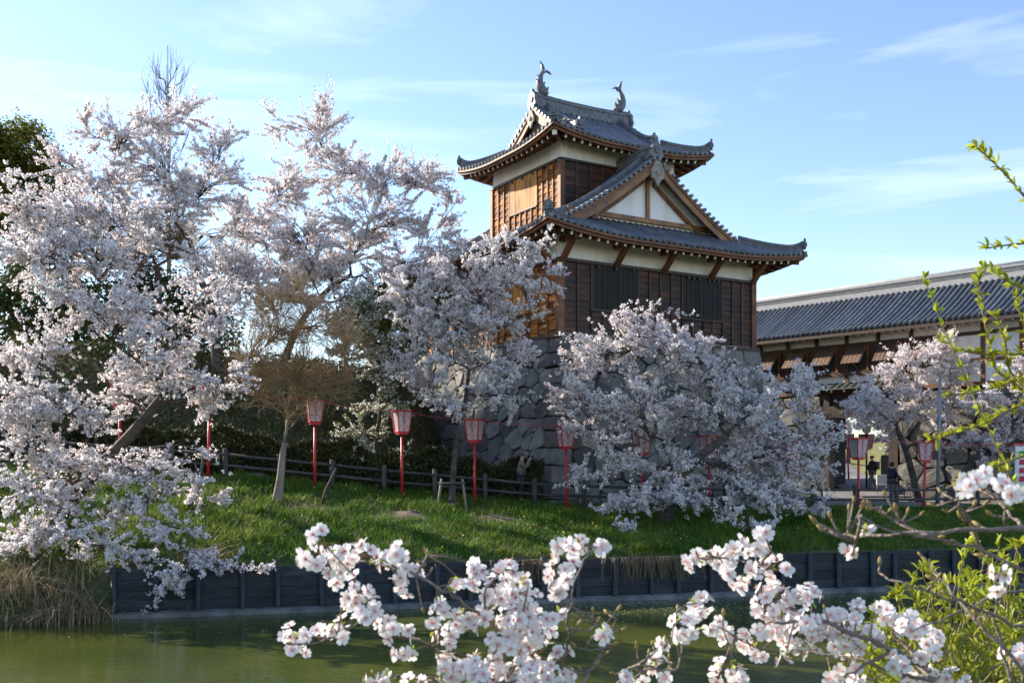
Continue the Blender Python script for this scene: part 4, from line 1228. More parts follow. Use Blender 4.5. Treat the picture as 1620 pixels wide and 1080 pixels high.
tree('cherry_tree', 'great mound of white cherry blossom before the tower stone base', GRP, [(1052,822),(1065,775),(1100,728),(1150,690)], 35.6, .24,
     [(1020,505,58,26,1.2),(955,560,60,42,.8),(1050,560,80,42,.8),(1130,590,70,40,.8),(925,640,44,44),(1010,640,80,46),(1110,650,80,42,1.0),(1190,640,62,46),(1242,620,48,30,1),(1285,605,32,18,1.4),
      (955,715,46,36,-.4),(1045,740,64,32,.2),(1165,742,72,34,.3),(1230,720,66,42),(1290,735,34,36,.6),(1000,800,42,30,-1.2),(1080,795,60,26,-1),(1180,795,56,26,-1),(1250,785,58,24,-.5),(1305,790,26,16,.2),(1002,845,26,14,-1.6),(1180,835,40,10,-1.4),(1265,670,40,30,.6),(915,570,26,30,.6),(896,610,24,36,1.9,.4),(905,760,18,16,-.2,.4),(1300,690,30,30,1)],
     29500, 25, per=7, puff_r=0.0546, petal=.0315, n_sec=16, n_tw=8, tw_len=(.3,.75))
tree('cherry_tree', 'pale pink cherry with a dark leaning trunk in front of the gatehouse', GRP, [(1453,798),(1447,768),(1436,722),(1420,680)], 48.0, .21,
     [(1440,580,44,32),(1400,622,44,28),(1480,572,40,34),(1503,540,20,16),(1368,652,30,24),(1460,640,44,30),(1510,620,34,44),(1345,640,16,14),(1420,670,44,20,1),(1490,690,30,30,1)], 10500, 26, per=7, puff_r=.078, petal=.034, n_sec=15, n_tw=7)
tree('cherry_tree', 'low dark-trunked cherry before the gatehouse stones at the right edge', GRP, [(1500,790),(1530,745),(1570,700),(1600,670)], 45.5, .26,
     [(1560,650,46,34),(1540,700,40,26),(1605,635,34,40),(1595,705,40,36),(1640,670,50,50),(1660,600,50,50),(1560,740,30,22),(1620,750,30,20)], 8500, 27, per=7, puff_r=.08, petal=.044)
for i, (px, lab, bl) in enumerate(((1340, 'distant cherry beyond the gate, seen through its opening', [(1345,662,36,14),(1380,668,40,18),(1310,664,30,14)]),
                                   (1420, 'distant cherry behind the lit grass right of the gate', [(1420,690,40,24),(1460,680,40,24),(1400,720,22,14)]))):
    tree('cherry_tree', lab, GRP, [(px,735),(px+2,715),(px+5,695)], 68.0 - 8*i, .2, bl, 2600, 28+i, per=7, puff_r=.10, petal=.055, n_sec=8, n_tw=7)
tree('flowering_tree', 'small white flowering tree with fresh green leaves behind the hedge', 'small trees by the hedge', [(588,765),(592,720),(600,660),(605,610)], 38.8, .09,
     [(570,500,42,32),(610,555,48,42),(640,480,46,36),(600,640,44,40),(572,690,28,34),(650,600,36,40),(625,715,24,22),(545,540,26,30)], 5000, 31, per=7, puff_r=.075, petal=.04, cat='tree', petal_mat='petalw', leaf_frac=.42, bud_frac=.03)

# bare trees
def bare(name, label, trunk_px, Y, r0, blobs, seed, m='twig', **k):
    return tree(name, label, 'bare trees not yet in leaf', trunk_px, Y, r0, blobs, 0, seed, 'bare', petal_mat=m, cat='tree', **k)
bare('bare_tree', 'bare brown multi-stemmed tree with a pale trunk on the grass bank', [(438,795),(443,760),(447,720),(450,700)], 33.4, .16,
     [(410,560,34,50),(450,520,44,50),(500,520,44,46),(545,560,34,44),(400,620,26,32),(470,590,50,50),(520,610,38,36),(430,480,26,26),(560,600,16,24),(480,465,36,26),(385,580,20,40),(470,640,26,22)], 41, 'redtwig', bark='palebark', n_sec=26, n_tw=13, tw_len=(.4,1.1), twig_r=.0062, droop=.7)
bare('bare_tree', 'russet bare tree behind the left cherries', [(255,500),(250,450),(248,420)], 50.0, .2,
     [(230,390,60,40),(270,360,40,36),(200,350,34,34),(300,400,34,30),(190,420,44,34)], 42, 'redtwig', n_sec=34, n_tw=16, tw_len=(.5,1.2), twig_r=.013, droop=.5)
def poplar():
    r_ = np.random.default_rng(43); Y = 70.0
    b = at(266, 480, Y); b.z = zg(b.x, b.y) - .1; base = nparr(b)
    root = empty('bare_tree', b, 0, 'tall slim bare poplar top against the sky above the left cherries', 'tree', 'bare trees not yet in leaf')
    top = nparr(at(265, 72, Y)); mb = MB()
    mb.tube([(0,0,0), (top-base)*.5 + np.array([.1,0,0]), top - base], [.22,.14,.02], 7); mb.build('trunk', M['palebark'], root)
    P = []; Rr = []
    for k in range(34):
        x0 = 265 + r_.uniform(-4,4); y0 = r_.uniform(130, 330); side = r_.choice([-1,1]); w = r_.uniform(4, 38); h = r_.uniform(40, 120)
        a = nparr(at(x0, y0, Y)); e_ = nparr(at(x0 + side*w, max(80 + abs(w)*1.1, y0 - h), Y + r_.uniform(-1.5,1.5)))
        P.append(bez(a, e_, np.array([side*w*.010, 0, -.25*np.linalg.norm(e_-a)*.5]), 7, r_, .05)); Rr.append(np.linspace(.035,.008,7))
    P = np.array(P); Rr = np.array(Rr); T = len(P); n = T*9
    si = np.repeat(np.arange(T), 9); ix = r_.integers(1, 6, n); A = P[si, ix]; d = (P[si, ix+1]-P[si, ix]); d /= np.linalg.norm(d, axis=1, keepdims=True)
    D = d + unit(n, r_)*.45 + np.array([0,0,.5]); D /= np.linalg.norm(D, axis=1, keepdims=True); L_ = r_.uniform(.5,1.5,n)
    TW = A[:,None,:] + D[:,None,:]*(L_[:,None]*np.linspace(0,1,4)[None,:])[:,:,None]
    V1, F1 = batch_tubes(P, Rr, 4); V2, F2 = batch_tubes(TW, np.full((n,4), .009), 3)
    o = link('twigs', np_mesh('twigs', np.vstack([V1,V2]) - base, np.vstack([F1, F2+len(V1)]), [M['twig']]), root); o['kind'] = 'stuff'
poplar()
bare('bare_tree', 'thin bare shoots tangled beside the dark gate post', [(1300,775),(1298,740),(1295,700)], 43.5, .06,
     [(1300,680,18,30),(1320,660,12,26),(1285,650,14,26),(1310,710,12,24)], 44, 'twig', n_sec=15, n_tw=6, tw_len=(.3,.8))
def stub(name, label, pts, Y, r, cat='trunk'):
    p = [at(a, b, Y) for a, b in pts]; base = p[0].copy(); base.z = min(base.z, zg(base.x, base.y)) - .05
    o = MB().tube([q - p[0] for q in p], [r*(1 - .5*i/(len(p)-1)) for i in range(len(p))], 7)
    d = p[0].z - base.z
    o.v = [(v[0], v[1], v[2] + d if i >= 7 else v[2]) for i, v in enumerate(o.v)]
    o = o.build(name, M['bark']); o.location = base; tag(o, label, cat, 'small bare trunks on the bank'); return o
stub('sapling_trunk', 'short dark leaning sapling stump on the grass right of the bare tree', [(510,797),(516,775),(527,752),(532,740)], 34.2, .075)
stub('sapling_trunk', 'crooked dark sapling stem on the bank under the left cherry', [(280,850),(292,820),(308,785),(318,755),(322,720)], 31.5, .085)
stub('sapling_trunk', 'thin grey branch prop standing before the right end of the fence', [(1265,825),(1264,800),(1262,765)], 38.2, .06)

# ------------------------------------------------------------------ leaf masses
def leaf_tree(name, label, trunk_px, Y, r0, blobs, n, size, m, seed, cat='tree', group='evergreens on the castle hill', clump=.45, per=26):
    r_ = np.random.default_rng(seed)
    p = [at(a, b, Y) for a, b in trunk_px]; p[0].z = min(p[0].z, zg(p[0].x, p[0].y) - .1)
    base = nparr(p[0]); root = empty(name, tuple(base), 0, label, cat, group)
    mb = MB(); mb.tube([q - p[0] for q in p], [r0*(1-.5*i/(len(p)-1)) for i in range(len(p))], 8)
    ells = ellipsoids(blobs, Y); V = []; 
    for c, rr in ells:
        mb.tube([p[-1] - p[0], Vector((p[-1] + Vector(c))/2) - p[0] + Vector((0,0,.3)), Vector(c) - p[0]], [r0*.45, r0*.3, r0*.15], 6)
    mb.build('trunk', M['bark'], root)
    a = np.array([rr[0]*rr[2] for _, rr in ells]); a = a/a.sum()
    nc = n // per; C = []
    for (c, rr), w in zip(ells, a):
        k = max(2, int(nc*w)); C.append(c + unit(k, r_)*(r_.uniform(.35, 1, k)[:, None]**.4)*rr)
    C = np.vstack(C); d = unit(len(C)*per, r_); pos = np.repeat(C, per, 0) + d*clump*r_.uniform(.3, 1, (len(d), 1))
    Vq, Fq = quads_at(pos, d*.6 + unit(len(d), r_)*.6 + np.array([0,0,.5]), size*r_.uniform(.7, 1.3, len(d)), .55, r_)
    o = link('crown', np_mesh('crown', Vq - base, Fq, [M[m]]), root); o['kind'] = 'stuff'
    return root
leaf_tree('evergreen_tree', 'round olive-green evergreen at the left edge behind the cherries', [(20,520),(25,400),(30,320)], 60.0, .4, [(35,235,50,44),(0,260,45,55),(75,285,32,32),(20,330,60,50),(-40,300,50,70)], 26000, .115, 'leafolive', 51, clump=.8)
leaf_tree('evergreen_tree', 'dark evergreen bush showing behind blossom left of the tower', [(600,620),(605,560),(612,520)], 46.0, .2, [(600,480,44,30),(655,465,40,30),(560,500,36,30),(620,530,60,40),(690,480,28,30)], 15000, .09, 'leafolive', 52, clump=.55)
leaf_tree('evergreen_tree', 'dark shrubby evergreen behind the left cherry stems', [(120,640),(120,560),(122,520)], 52.0, .3, [(60,470,80,60),(160,500,80,60),(250,480,60,50),(0,520,60,80),(320,520,60,50)], 22000, .12, 'leafdark', 53, clump=.8)

# clipped hedge behind the fence
hr = np.random.default_rng(60)
n = 46000
hx = hr.uniform(-21, 1.2, n); hh = hr.uniform(0, 1, n)**.7; hd = hr.uniform(0, 1.0, n)
yv = np.array([y_fence(x) for x in hx]); zv = np.array([z_fence(x) for x in hx])
top = 1.45 + .18*np.sin(hx*1.7) + .12*np.sin(hx*4.1 + 1) + hr.normal(size=n)*.06
edge_ = np.where(hr.uniform(size=n) < .6, hd*.18, hd)
P_ = np.stack([hx, yv + 1.15 + edge_*1.1, zv + .05 + hh*top], 1)
on_top = hr.uniform(size=n) < .25; P_[on_top, 2] = (zv + top)[on_top] + hr.normal(size=on_top.sum())*.06
Vq, Fq = quads_at(P_, unit(n, hr) + np.array([0,-.6,.4]), .055*hr.uniform(.7, 1.4, n), .6, hr)
hroot = empty('hedge', (-8, y_fence(-8)+1.6, z_fence(-8)), 0, 'dark clipped evergreen hedge running behind the rail fence', 'hedge')
ho = link('foliage', np_mesh('foliage', Vq - np.array([-8, y_fence(-8)+1.6, z_fence(-8)]), Fq, [M['hedge']]), hroot); ho['kind'] = 'stuff'
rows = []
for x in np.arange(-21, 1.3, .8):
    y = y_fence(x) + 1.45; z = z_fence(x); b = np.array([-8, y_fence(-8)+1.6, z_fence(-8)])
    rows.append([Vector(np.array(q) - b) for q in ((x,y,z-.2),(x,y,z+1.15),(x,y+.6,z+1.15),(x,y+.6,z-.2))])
M['hedgecore'] = mat('hedge_inner_shade', (0.012,0.014,0.007), 1.0)  # near-black box standing in for the shade inside the hedge
MB().grid(rows, 0, False).build('inner_shade_box', M['hedgecore'], hroot)

# ground cover of the wooded slope: low bamboo grass and dry leaves
n = 70000
gx = hr.uniform(-30, -1.5, n); gy = hr.uniform(0, 1, n)
yy_ = np.array([y_fence(x) for x in gx]) + 2.4 + gy*17
zz_ = np.array([zg(x, y) for x, y in zip(gx, yy_)])
P_ = np.stack([gx, yy_, zz_ + hr.uniform(.0, .75, n)**1.3], 1)
Vq, Fq = quads_at(P_, unit(n, hr)*.9 + np.array([0,-.3,.5]), .095*hr.uniform(.6, 1.4, n), .35, hr)
mi = (hr.uniform(size=n) < .45).astype(np.int32)
o = link('slope_undergrowth', np_mesh('slope_undergrowth', Vq, Fq, [M['dryleaf'], M['hedge']], mi)); tag(o, 'dark brush and dry leaves covering the wooded slope', 'undergrowth', kind='stuff')

# ------------------------------------------------------------------ grass of the bank
M['grass'] = mat('spring_grass', (0.055,0.145,0.012), 0.6, (0.17,0.245,0.035), 0.55, spec=0.25, transl=0.35, island=0.35, hue=0.015)
M['drygrass'] = mat('dry_reed', (0.44,0.35,0.22), 0.8, (0.28,0.21,0.125), 1.5, spec=0.2, transl=0.2, island=0.3)
def blades(P_, H, W, lean, m, name, r_, K=2):
    n = len(P_); a = r_.uniform(0, 2*np.pi, n); d = np.stack([np.cos(a), np.sin(a), np.zeros(n)], 1)
    s = np.stack([-np.sin(a), np.cos(a), np.zeros(n)], 1)
    # blades face the open side as often as not
    pts = []
    for k in range(K+1):
        t = k/K; c = P_ + d*(lean*H*t*t)[:, None] + np.array([0,0,1])*(H*(t - .35*lean*t*t))[:, None]
        w = (W*(1 - .9*t))[:, None]; pts += [c - s*w, c + s*w]
    V = np.stack(pts, 1).reshape(-1, 3); b = np.arange(n)[:, None]*(2*(K+1))
    Fq = np.concatenate([np.stack([b[:,0]+2*k, b[:,0]+2*k+1, b[:,0]+2*k+3, b[:,0]+2*k+2], 1) for k in range(K)])
    return np_mesh(name, V, Fq, [m])
PATCH = [at(500,825,33.2), at(640,828,33.6), at(790,835,34.3)]
def bank_points(n, r_, x0=-20, x1=26):
    x = r_.uniform(x0, x1, n); t = r_.uniform(0, 1, n)
    ys = np.array([y_shore(v) for v in x]); yf = np.array([y_fence(v) for v in x])
    y = ys + .12 + (yf + .5 - ys)*t
    keep = np.ones(n, bool)
    for p in PATCH: keep &= ((x - p.x)/1.25)**2 + ((y - p.y)/.85)**2 > r_.uniform(.02, 1.5, n)
    x = x[keep]; y = y[keep]
    z = np.array([zg(a, b) for a, b in zip(x, y)])
    return np.stack([x, y, z - .02], 1)
gr = np.random.default_rng(70)
P_ = bank_points(105000, gr); n = len(P_)
dens = .5 + .5*np.sin(P_[:,0]*.9 + 1.3*np.sin(P_[:,1]*.8))*np.sin(P_[:,1]*1.1 + P_[:,0]*.4)
H = gr.uniform(.12, .32, n)*(0.7 + .7*dens)
o = link('grass', blades(P_, H, np.full(n, .015)*gr.uniform(.7, 1.5, n), gr.uniform(.2, 1.1, n), M['grass'], 'grass', gr)); tag(o, 'lush green spring grass covering the bank', 'grass', kind='stuff')
M['weed'] = mat('weed_leaf', (0.12,0.20,0.02), 0.6, (0.20,0.25,0.05), 1.2, spec=0.25, transl=0.4, island=0.35, hue=0.03)
M['straw'] = mat('old_straw', (0.26,0.21,0.10), 0.8, (0.19,0.17,0.06), 1.2, spec=0.2, transl=0.3, island=0.3)
tc_n = 620; TC = bank_points(tc_n, gr); tc_n = len(TC)
nb_ = 26; PW = np.repeat(TC, nb_, 0) + np.concatenate([gr.normal(size=(tc_n*nb_, 2))*.10, np.zeros((tc_n*nb_, 1))], 1)
o = link('weeds', blades(PW, np.repeat(gr.uniform(.18,.48,tc_n), nb_)*gr.uniform(.6,1.1,tc_n*nb_), gr.uniform(.010,.024,tc_n*nb_), gr.uniform(.4,1.5,tc_n*nb_), M['weed'], 'weeds', gr)); tag(o, 'taller lighter weed tufts scattered over the bank', 'weeds', kind='stuff')
PS = bank_points(10000, gr); o = link('straw_litter', blades(PS, gr.uniform(.06,.22,len(PS)), np.full(len(PS), .009), gr.uniform(.8,2.4,len(PS)), M['straw'], 'straw_litter', gr)); tag(o, 'old straw lying among the green grass', 'straw', kind='stuff')
M['dandelion'] = mat('dandelion', (0.80,0.52,0.02), 0.6)
PD = bank_points(170, gr); PD[:, 2] += gr.uniform(.16,.30,len(PD)); Vd, Fd = puffs(PD, 5, .020, .022, gr)
o = link('dandelion_flowers', np_mesh('dandelion_flowers', Vd, Fd, [M['dandelion']])); tag(o, 'tiny yellow dandelion flowers dotted in the grass', 'flowers', kind='stuff')
# fallen petals on the grass and floating on the water
PP = bank_points(2600, gr); PP[:, 2] += gr.uniform(.05,.22,len(PP)); Vd, Fd = quads_at(PP, unit(len(PP), gr) + np.array([0,0,1.5]), np.full(len(PP), .016), 1.0, gr)
o = link('fallen_petals', np_mesh('fallen_petals', Vd, Fd, [M['petal']])); tag(o, 'fallen white petals on the grass bank', 'petals', kind='stuff')
nw = 1500; fx_ = gr.uniform(0, 1, nw); X_ = np.where(gr.uniform(size=nw) < .75, gr.normal(3.4, 3.0, nw), gr.uniform(-12, 14, nw))
Y_ = np.array([y_wall(x) for x in X_]) - .45 - np.abs(gr.normal(size=nw))*1.7
Vd, Fd = quads_at(np.stack([X_, Y_, np.full(nw, .006)], 1), np.tile(np.array([[0,0,1.]]), (nw,1)) + gr.normal(size=(nw,3))*.04, gr.uniform(.010,.022,nw), 1.0, gr)
o = link('floating_petals', np_mesh('floating_petals', Vd, Fd, [M['petal']])); tag(o, 'white petals floating on the water near the board wall', 'petals', kind='stuff')
# bare soil patches with dry litter
M['litter'] = mat('leaf_litter', (0.085,0.062,0.045), 0.95, (0.19,0.14,0.10), 7, 1.0, 16, detail=9)
pl_ = ('left one beside the stump', 'middle one', 'right one')
for p, l_ in zip(PATCH, pl_):
    zc = zg(p.x, p.y); rows = []
    for i in range(7):
        rr = i/6; rows.append([(math.cos(a)*1.15*rr*(1+.25*math.sin(3*a+p.x)), math.sin(a)*.8*rr*(1+.22*math.sin(2*a+p.y)), zg(p.x + math.cos(a)*1.3*rr, p.y + math.sin(a)*.9*rr) - zc + .012 - .06*rr**3) for a in [j*math.pi/9 for j in range(19)]])
    o = MB().grid(rows[::-1], 0, True).build('soil_patch', M['litter']); o.location = (p.x, p.y, zc); tag(o, 'bare patch of soil and dry litter in the grass, ' + l_, 'soil', kind='structure')
# tufts of dry reed on the left shore
def reed(px, py, Y, n, h, spread, label, seed):
    r_ = np.random.default_rng(seed); p = at(px, py, Y); z0 = max(zg(p.x, p.y), 0.0)
    x = r_.normal(size=n)*spread; y = r_.normal(size=n)*spread*.6
    z = np.array([max(-.1, zg(p.x+a, p.y+b)) for a, b in zip(x, y)]) - z0
    o = link('dry_reed_tuft', blades(np.stack([x, y, z], 1), h*r_.uniform(.45, 1.2, n), .011*r_.uniform(.7, 1.7, n), r_.uniform(.5, 2.1, n), M['drygrass'], 'dry_reed_tuft', r_, 5))
    o.location = (p.x, p.y, z0); tag(o, label, 'reed tuft', 'tufts of dry reed at the water')
reed(60, 962, 25.9, 230, 1.55, .55, 'large tuft of straw-coloured dry reed on the left shore', 81)
reed(128, 955, 26.2, 170, 1.75, .45, 'arching straw-coloured reed tuft, right of the largest one', 82)
reed(-5, 970, 25.8, 160, 1.35, .5, 'dry reed tuft cut by the left picture edge', 83)
reed(330, 962, 27.6, 130, .95, .16, 'narrow brown reed tuft against the retaining wall under hanging blossom', 84)
reed(285, 962, 27.3, 12, 1.25, .12, 'few thin pale reed stems standing against the board wall', 85)
def trail(px, label, seed):
    r_ = np.random.default_rng(seed); x = (px-810)/F_PX*30; y = y_wall(x) - .2; n = 90
    P0 = np.stack([r_.normal(size=n)*.55, r_.normal(size=n)*.03, np.zeros(n)], 1)
    P0[:, 1] += P0[:, 0]*.264
    L_ = r_.uniform(.25, .8, n); k = np.linspace(0, 1, 5)
    Pt = P0[:, None, :] + np.stack([np.outer(r_.normal(size=n)*.12, k), -.05*np.sin(k*3)[None, :].repeat(n, 0), -np.outer(L_, k**1.3)], 2)
    V, Fq = batch_tubes(Pt, np.full((n, 5), .008), 3)
    o = link('dry_trailing_stems', np_mesh('dry_trailing_stems', V, Fq, [M['drygrass']])); o.location = (x, y, WALL_TOP + .06)
    tag(o, label, 'dry stems', 'dry stems hanging over the wall')
trail(1010, 'dry stems trailing over the board wall at its middle', 91)
trail(1075, 'thick dry stems trailing over the board wall right of the middle', 92)
trail(830, 'dry stems trailing over the board wall behind the foreground blossom', 93)
# ------------------------------------------------------------------ people
M['skin'] = mat('skin', (0.52,0.33,0.24), 0.6)
M['coat_beige'] = mat('beige_coat', (0.20,0.175,0.14), 0.9, (0.14,0.125,0.10), 5, 0.3)
M['navy'] = mat('navy_cloth', (0.014,0.017,0.026), 0.9, (0.028,0.030,0.040), 5, 0.3)
M['black'] = mat('black_cloth', (0.012,0.012,0.014), 0.85)
M['jeans'] = mat('blue_jeans', (0.085,0.115,0.17), 0.9, (0.13,0.16,0.21), 6)
M['greytrouser'] = mat('grey_trousers', (0.17,0.17,0.18), 0.9)
M['greybag'] = mat('grey_bag', (0.15,0.13,0.13), 0.8)
M['plum'] = mat('plum_cap', (0.07,0.05,0.075), 0.9)
M['hair'] = mat('dark_hair', (0.012,0.010,0.009), 0.6)
def skin_obj(name, verts, edges, radii, m, parent, root_i=0, sub=1):
    me = bpy.data.meshes.new(name); me.from_pydata([tuple(v) for v in verts], edges, []); me.materials.append(m)
    o = link(name, me, parent)
    md = o.modifiers.new('Skin', 'SKIN'); md.use_smooth_shade = True
    for i, r in enumerate(radii):
        sv = me.skin_vertices[0].data[i]; r2 = r if hasattr(r, '__len__') else (r, r); sv.radius = r2; sv.use_root = (i == root_i)
    sb = o.modifiers.new('Subdivision', 'SUBSURF'); sb.levels = sub; sb.render_levels = sub
    return o
def person(label, loc, rz, J, coat, trousers, shoe, scale=1.0, coat_len=.80, hat=None):
    """figure faces local -y; J holds the joints that make the pose"""
    root = empty('person', loc, rz, label, 'person'); root.scale = (scale,)*3
    d = dict(pelvis=(0,0,.93), belly=(0,0,1.08), chest=(0,0,1.30), neck=(0,-.01,1.47), chin=(0,-.03,1.54), head=(0,-.02,1.62), crown=(0,0,1.70), nose=(0,-.11,1.59),
             sl=(.17,0,1.40), sr=(-.17,0,1.40), el=(.22,.02,1.12), er=(-.22,.02,1.12), wl=(.22,-.08,.88), wr=(-.22,-.08,.88),
             hl=(.09,0,.90), hr=(-.09,0,.90), kl=(.10,-.03,.49), kr=(-.10,-.03,.49), al=(.10,.02,.09), ar=(-.10,.02,.09), tl=(.11,-.15,.03), tr=(-.11,-.15,.03))
    d.update(J)
    V = []; R_ = []; E = []; ix = {}
    def v(n, p, r, par=None):
        ix[n] = len(V); V.append(Vector(p)); R_.append(r)
        if par is not None: E.append((ix[par], ix[n]))
    v('pelvis', d['pelvis'], (.145,.105)); v('belly', d['belly'], (.135,.10), 'pelvis'); v('chest', d['chest'], (.155,.11), 'belly')
    v('neck', d['neck'], .055, 'chest'); v('chin', d['chin'], (.065,.075), 'neck'); v('head', d['head'], (.078,.095), 'chin'); v('crown', d['crown'], (.06,.07), 'head'); v('nose', d['nose'], .016, 'head')
    for s in 'lr':
        sx = 1 if s == 'l' else -1
        v('s'+s, d['s'+s], .058, 'chest'); v('e'+s, d['e'+s], .042, 's'+s); v('w'+s, d['w'+s], .027, 'e'+s)
        fd = (Vector(d['w'+s]) - Vector(d['e'+s])).normalized()
        if 'f'+s in d: fd = Vector(d['f'+s]).normalized()
        sd = fd.cross(Vector((0,-1,.3))); sd = sd.normalized() if sd.length > .1 else Vector((1,0,0)); nd = sd.cross(fd)
        pm = Vector(d['w'+s]) + fd*.075; v('p'+s, pm, (.036,.016), 'w'+s)
        for k, (off, ln) in enumerate(((-.030,.060),(-.010,.072),(.010,.068),(.030,.052))):
            b0 = pm + sd*off + fd*.03; v('f%d%s' % (k, s), b0, .010, 'p'+s); v('g%d%s' % (k, s), b0 + fd*ln*.5 + nd*.008, .009, 'f%d%s' % (k, s)); v('q%d%s' % (k, s), b0 + fd*ln*.8 + nd*.030, .008, 'g%d%s' % (k, s))
        b0 = pm - sd*.03 - fd*.045; v('th0'+s, b0 - sd*.022 + fd*.01, .011, 'p'+s); v('th1'+s, b0 - sd*.030 + fd*.045 + nd*.015, .009, 'th0'+s)
        v('h'+s, d['h'+s], (.09,.09), 'pelvis'); v('k'+s, d['k'+s], .058, 'h'+s); v('a'+s, d['a'+s], .040, 'k'+s); v('t'+s, d['t'+s], (.040,.025), 'a'+s)
    skin_obj('body', V, E, R_, M['skin'], root)
    # coat: torso, skirt and sleeves
    hem = Vector(d['pelvis']) + Vector((0, .01, coat_len - .93))
    cv = [hem, d['pelvis'], d['belly'], d['chest'], (Vector(d['chest']) + Vector(d['neck']))/2 + Vector((0,0,.02)), d['sl'], d['el'], d['wl'], d['sr'], d['er'], d['wr']]
    ce = [(0,1),(1,2),(2,3),(3,4),(3,5),(5,6),(6,7),(3,8),(8,9),(9,10)]
    skin_obj('coat', cv, ce, [(.195,.15),(.185,.145),(.175,.14),(.185,.145),(.10,.09),.082,.066,.050,.082,.066,.050], M[coat], root, 1)
    tv = [d['pelvis'], d['hl'], d['kl'], d['al'], d['hr'], d['kr'], d['ar']]
    skin_obj('trousers', tv, [(0,1),(1,2),(2,3),(0,4),(4,5),(5,6)], [(.15,.12),.105,.082,.070,.105,.082,.070], M[trousers], root)
    for s in 'lr':
        a = Vector(d['a'+s]); t = Vector(d['t'+s]); h = a + (a - t).normalized()*.06; h.z = t.z
        skin_obj('shoe', [h, (a*.4 + t*.6), t], [(0,1),(1,2)], [(.045,.045),(.052,.045),(.045,.032)], M[shoe], root, 1)
    hd = Vector(d['head'])
    mh = MB()
    rows = []
    for i in range(5):
        ph = i/4*math.pi/2*1.05
        rows.append([hd + Vector((math.cos(a)*.108*math.cos(ph), math.sin(a)*.122*math.cos(ph) + .012, .005 + .118*math.sin(ph))) for a in [j*math.pi/6 for j in range(13)]])
    mh.grid(rows, 0, True)
    if hat: mh.add([hd + Vector((x, y, z)) for x, y, z in ((-.08,-.10,.02),(.08,-.10,.02),(.06,-.19,.005),(-.06,-.19,.005),(-.08,-.10,.03),(.08,-.10,.03),(.06,-.19,.012),(-.06,-.19,.012))], [(3,2,1,0),(4,5,6,7),(0,1,5,4),(1,2,6,5),(2,3,7,6),(3,0,4,7)])
    mh.build('cap' if hat else 'hair', M[hat] if hat else M['hair'], root)
    if not hat:
        mhb = MB(); rows = [[hd + Vector((math.sin(a)*.104, .02 + math.cos(a)*.108, z)) for a in [(-1.7 + 3.4*j/8) for j in range(9)]] for z in (.03, -.03, -.085)]
        mhb.grid(rows, 0, True).build('back_hair', M['hair'], root)
    return root
def ground_at(px, Y):
    x = (px-810)/F_PX*Y; return Vector((x, Y, zg(x, Y) + .06))
# photographer on the path, facing right with a camera at the eye
pg = person('person in a long beige coat and dark cap raising a camera by the fence', ground_at(825, 38.6), R(75), dict(el=(.20,-.20,1.22), er=(-.20,-.22,1.20), wl=(.07,-.30,1.50), wr=(-.06,-.30,1.50), fl=(-.4,-.6,.5), fr=(.4,-.6,.5),
            kl=(.11,-.02,.49), al=(.12,.05,.09), tl=(.13,-.12,.03)), 'coat_beige', 'navy', 'black', 1.06, .70, 'plum')
cb = empty('photo_camera', pg.location, R(75), 'black camera held to the eye by the person in beige', 'camera'); cb.scale = pg.scale
MB().box(-.07,.07,-.30,-.24,1.54,1.64).build('camera_body', M['black'], cb)
MB().tube([(0,-.30,1.59),(0,-.44,1.585)], [.036,.040], 10).build('lens', M['black'], cb)
sb_ = MB().box(.20,.30,.02,.22,.98,1.24).build('shoulder_bag', M['navy']); sb_.parent = None
sb_.location = pg.location; sb_.rotation_euler = pg.rotation_euler; sb_.scale = pg.scale; bevel_mesh(sb_.data, .03, 2)
tag(sb_, 'dark shoulder bag at the side of the person in beige', 'bag')
wk = person('person in dark hooded jacket and jeans walking left before the gate', ground_at(1380, 53.0), R(-80), dict(kl=(.09,-.18,.52), al=(.09,-.16,.10), tl=(.09,-.33,.06), kr=(-.09,.06,.49), ar=(-.09,.36,.16), tr=(-.09,.24,.05),
            el=(.24,.10,1.14), wl=(.22,.02,.92), er=(-.24,-.08,1.14), wr=(-.22,-.22,.96)), 'navy', 'jeans', 'black', 1.02, .78, 'black')
bp = MB().box(-.16,.16,.14,.34,1.02,1.44).build('backpack', M['greybag']); bp.location = wk.location; bp.rotation_euler = wk.rotation_euler; bp.scale = wk.scale; bevel_mesh(bp.data, .06, 2)
tag(bp, 'grey backpack worn by the person walking left', 'backpack')
cy = person('person in navy coat and grey trousers standing with a bicycle', ground_at(1411, 48.2), R(115), dict(el=(.26,-.06,1.14), wl=(.30,-.26,1.02), er=(-.24,-.04,1.14), wr=(-.26,-.24,1.04), kl=(.09,-.05,.49), kr=(-.09,.05,.49), ar=(-.09,.10,.09), tr=(-.09,-.06,.03)), 'navy', 'greytrouser', 'black', 1.05, .80)
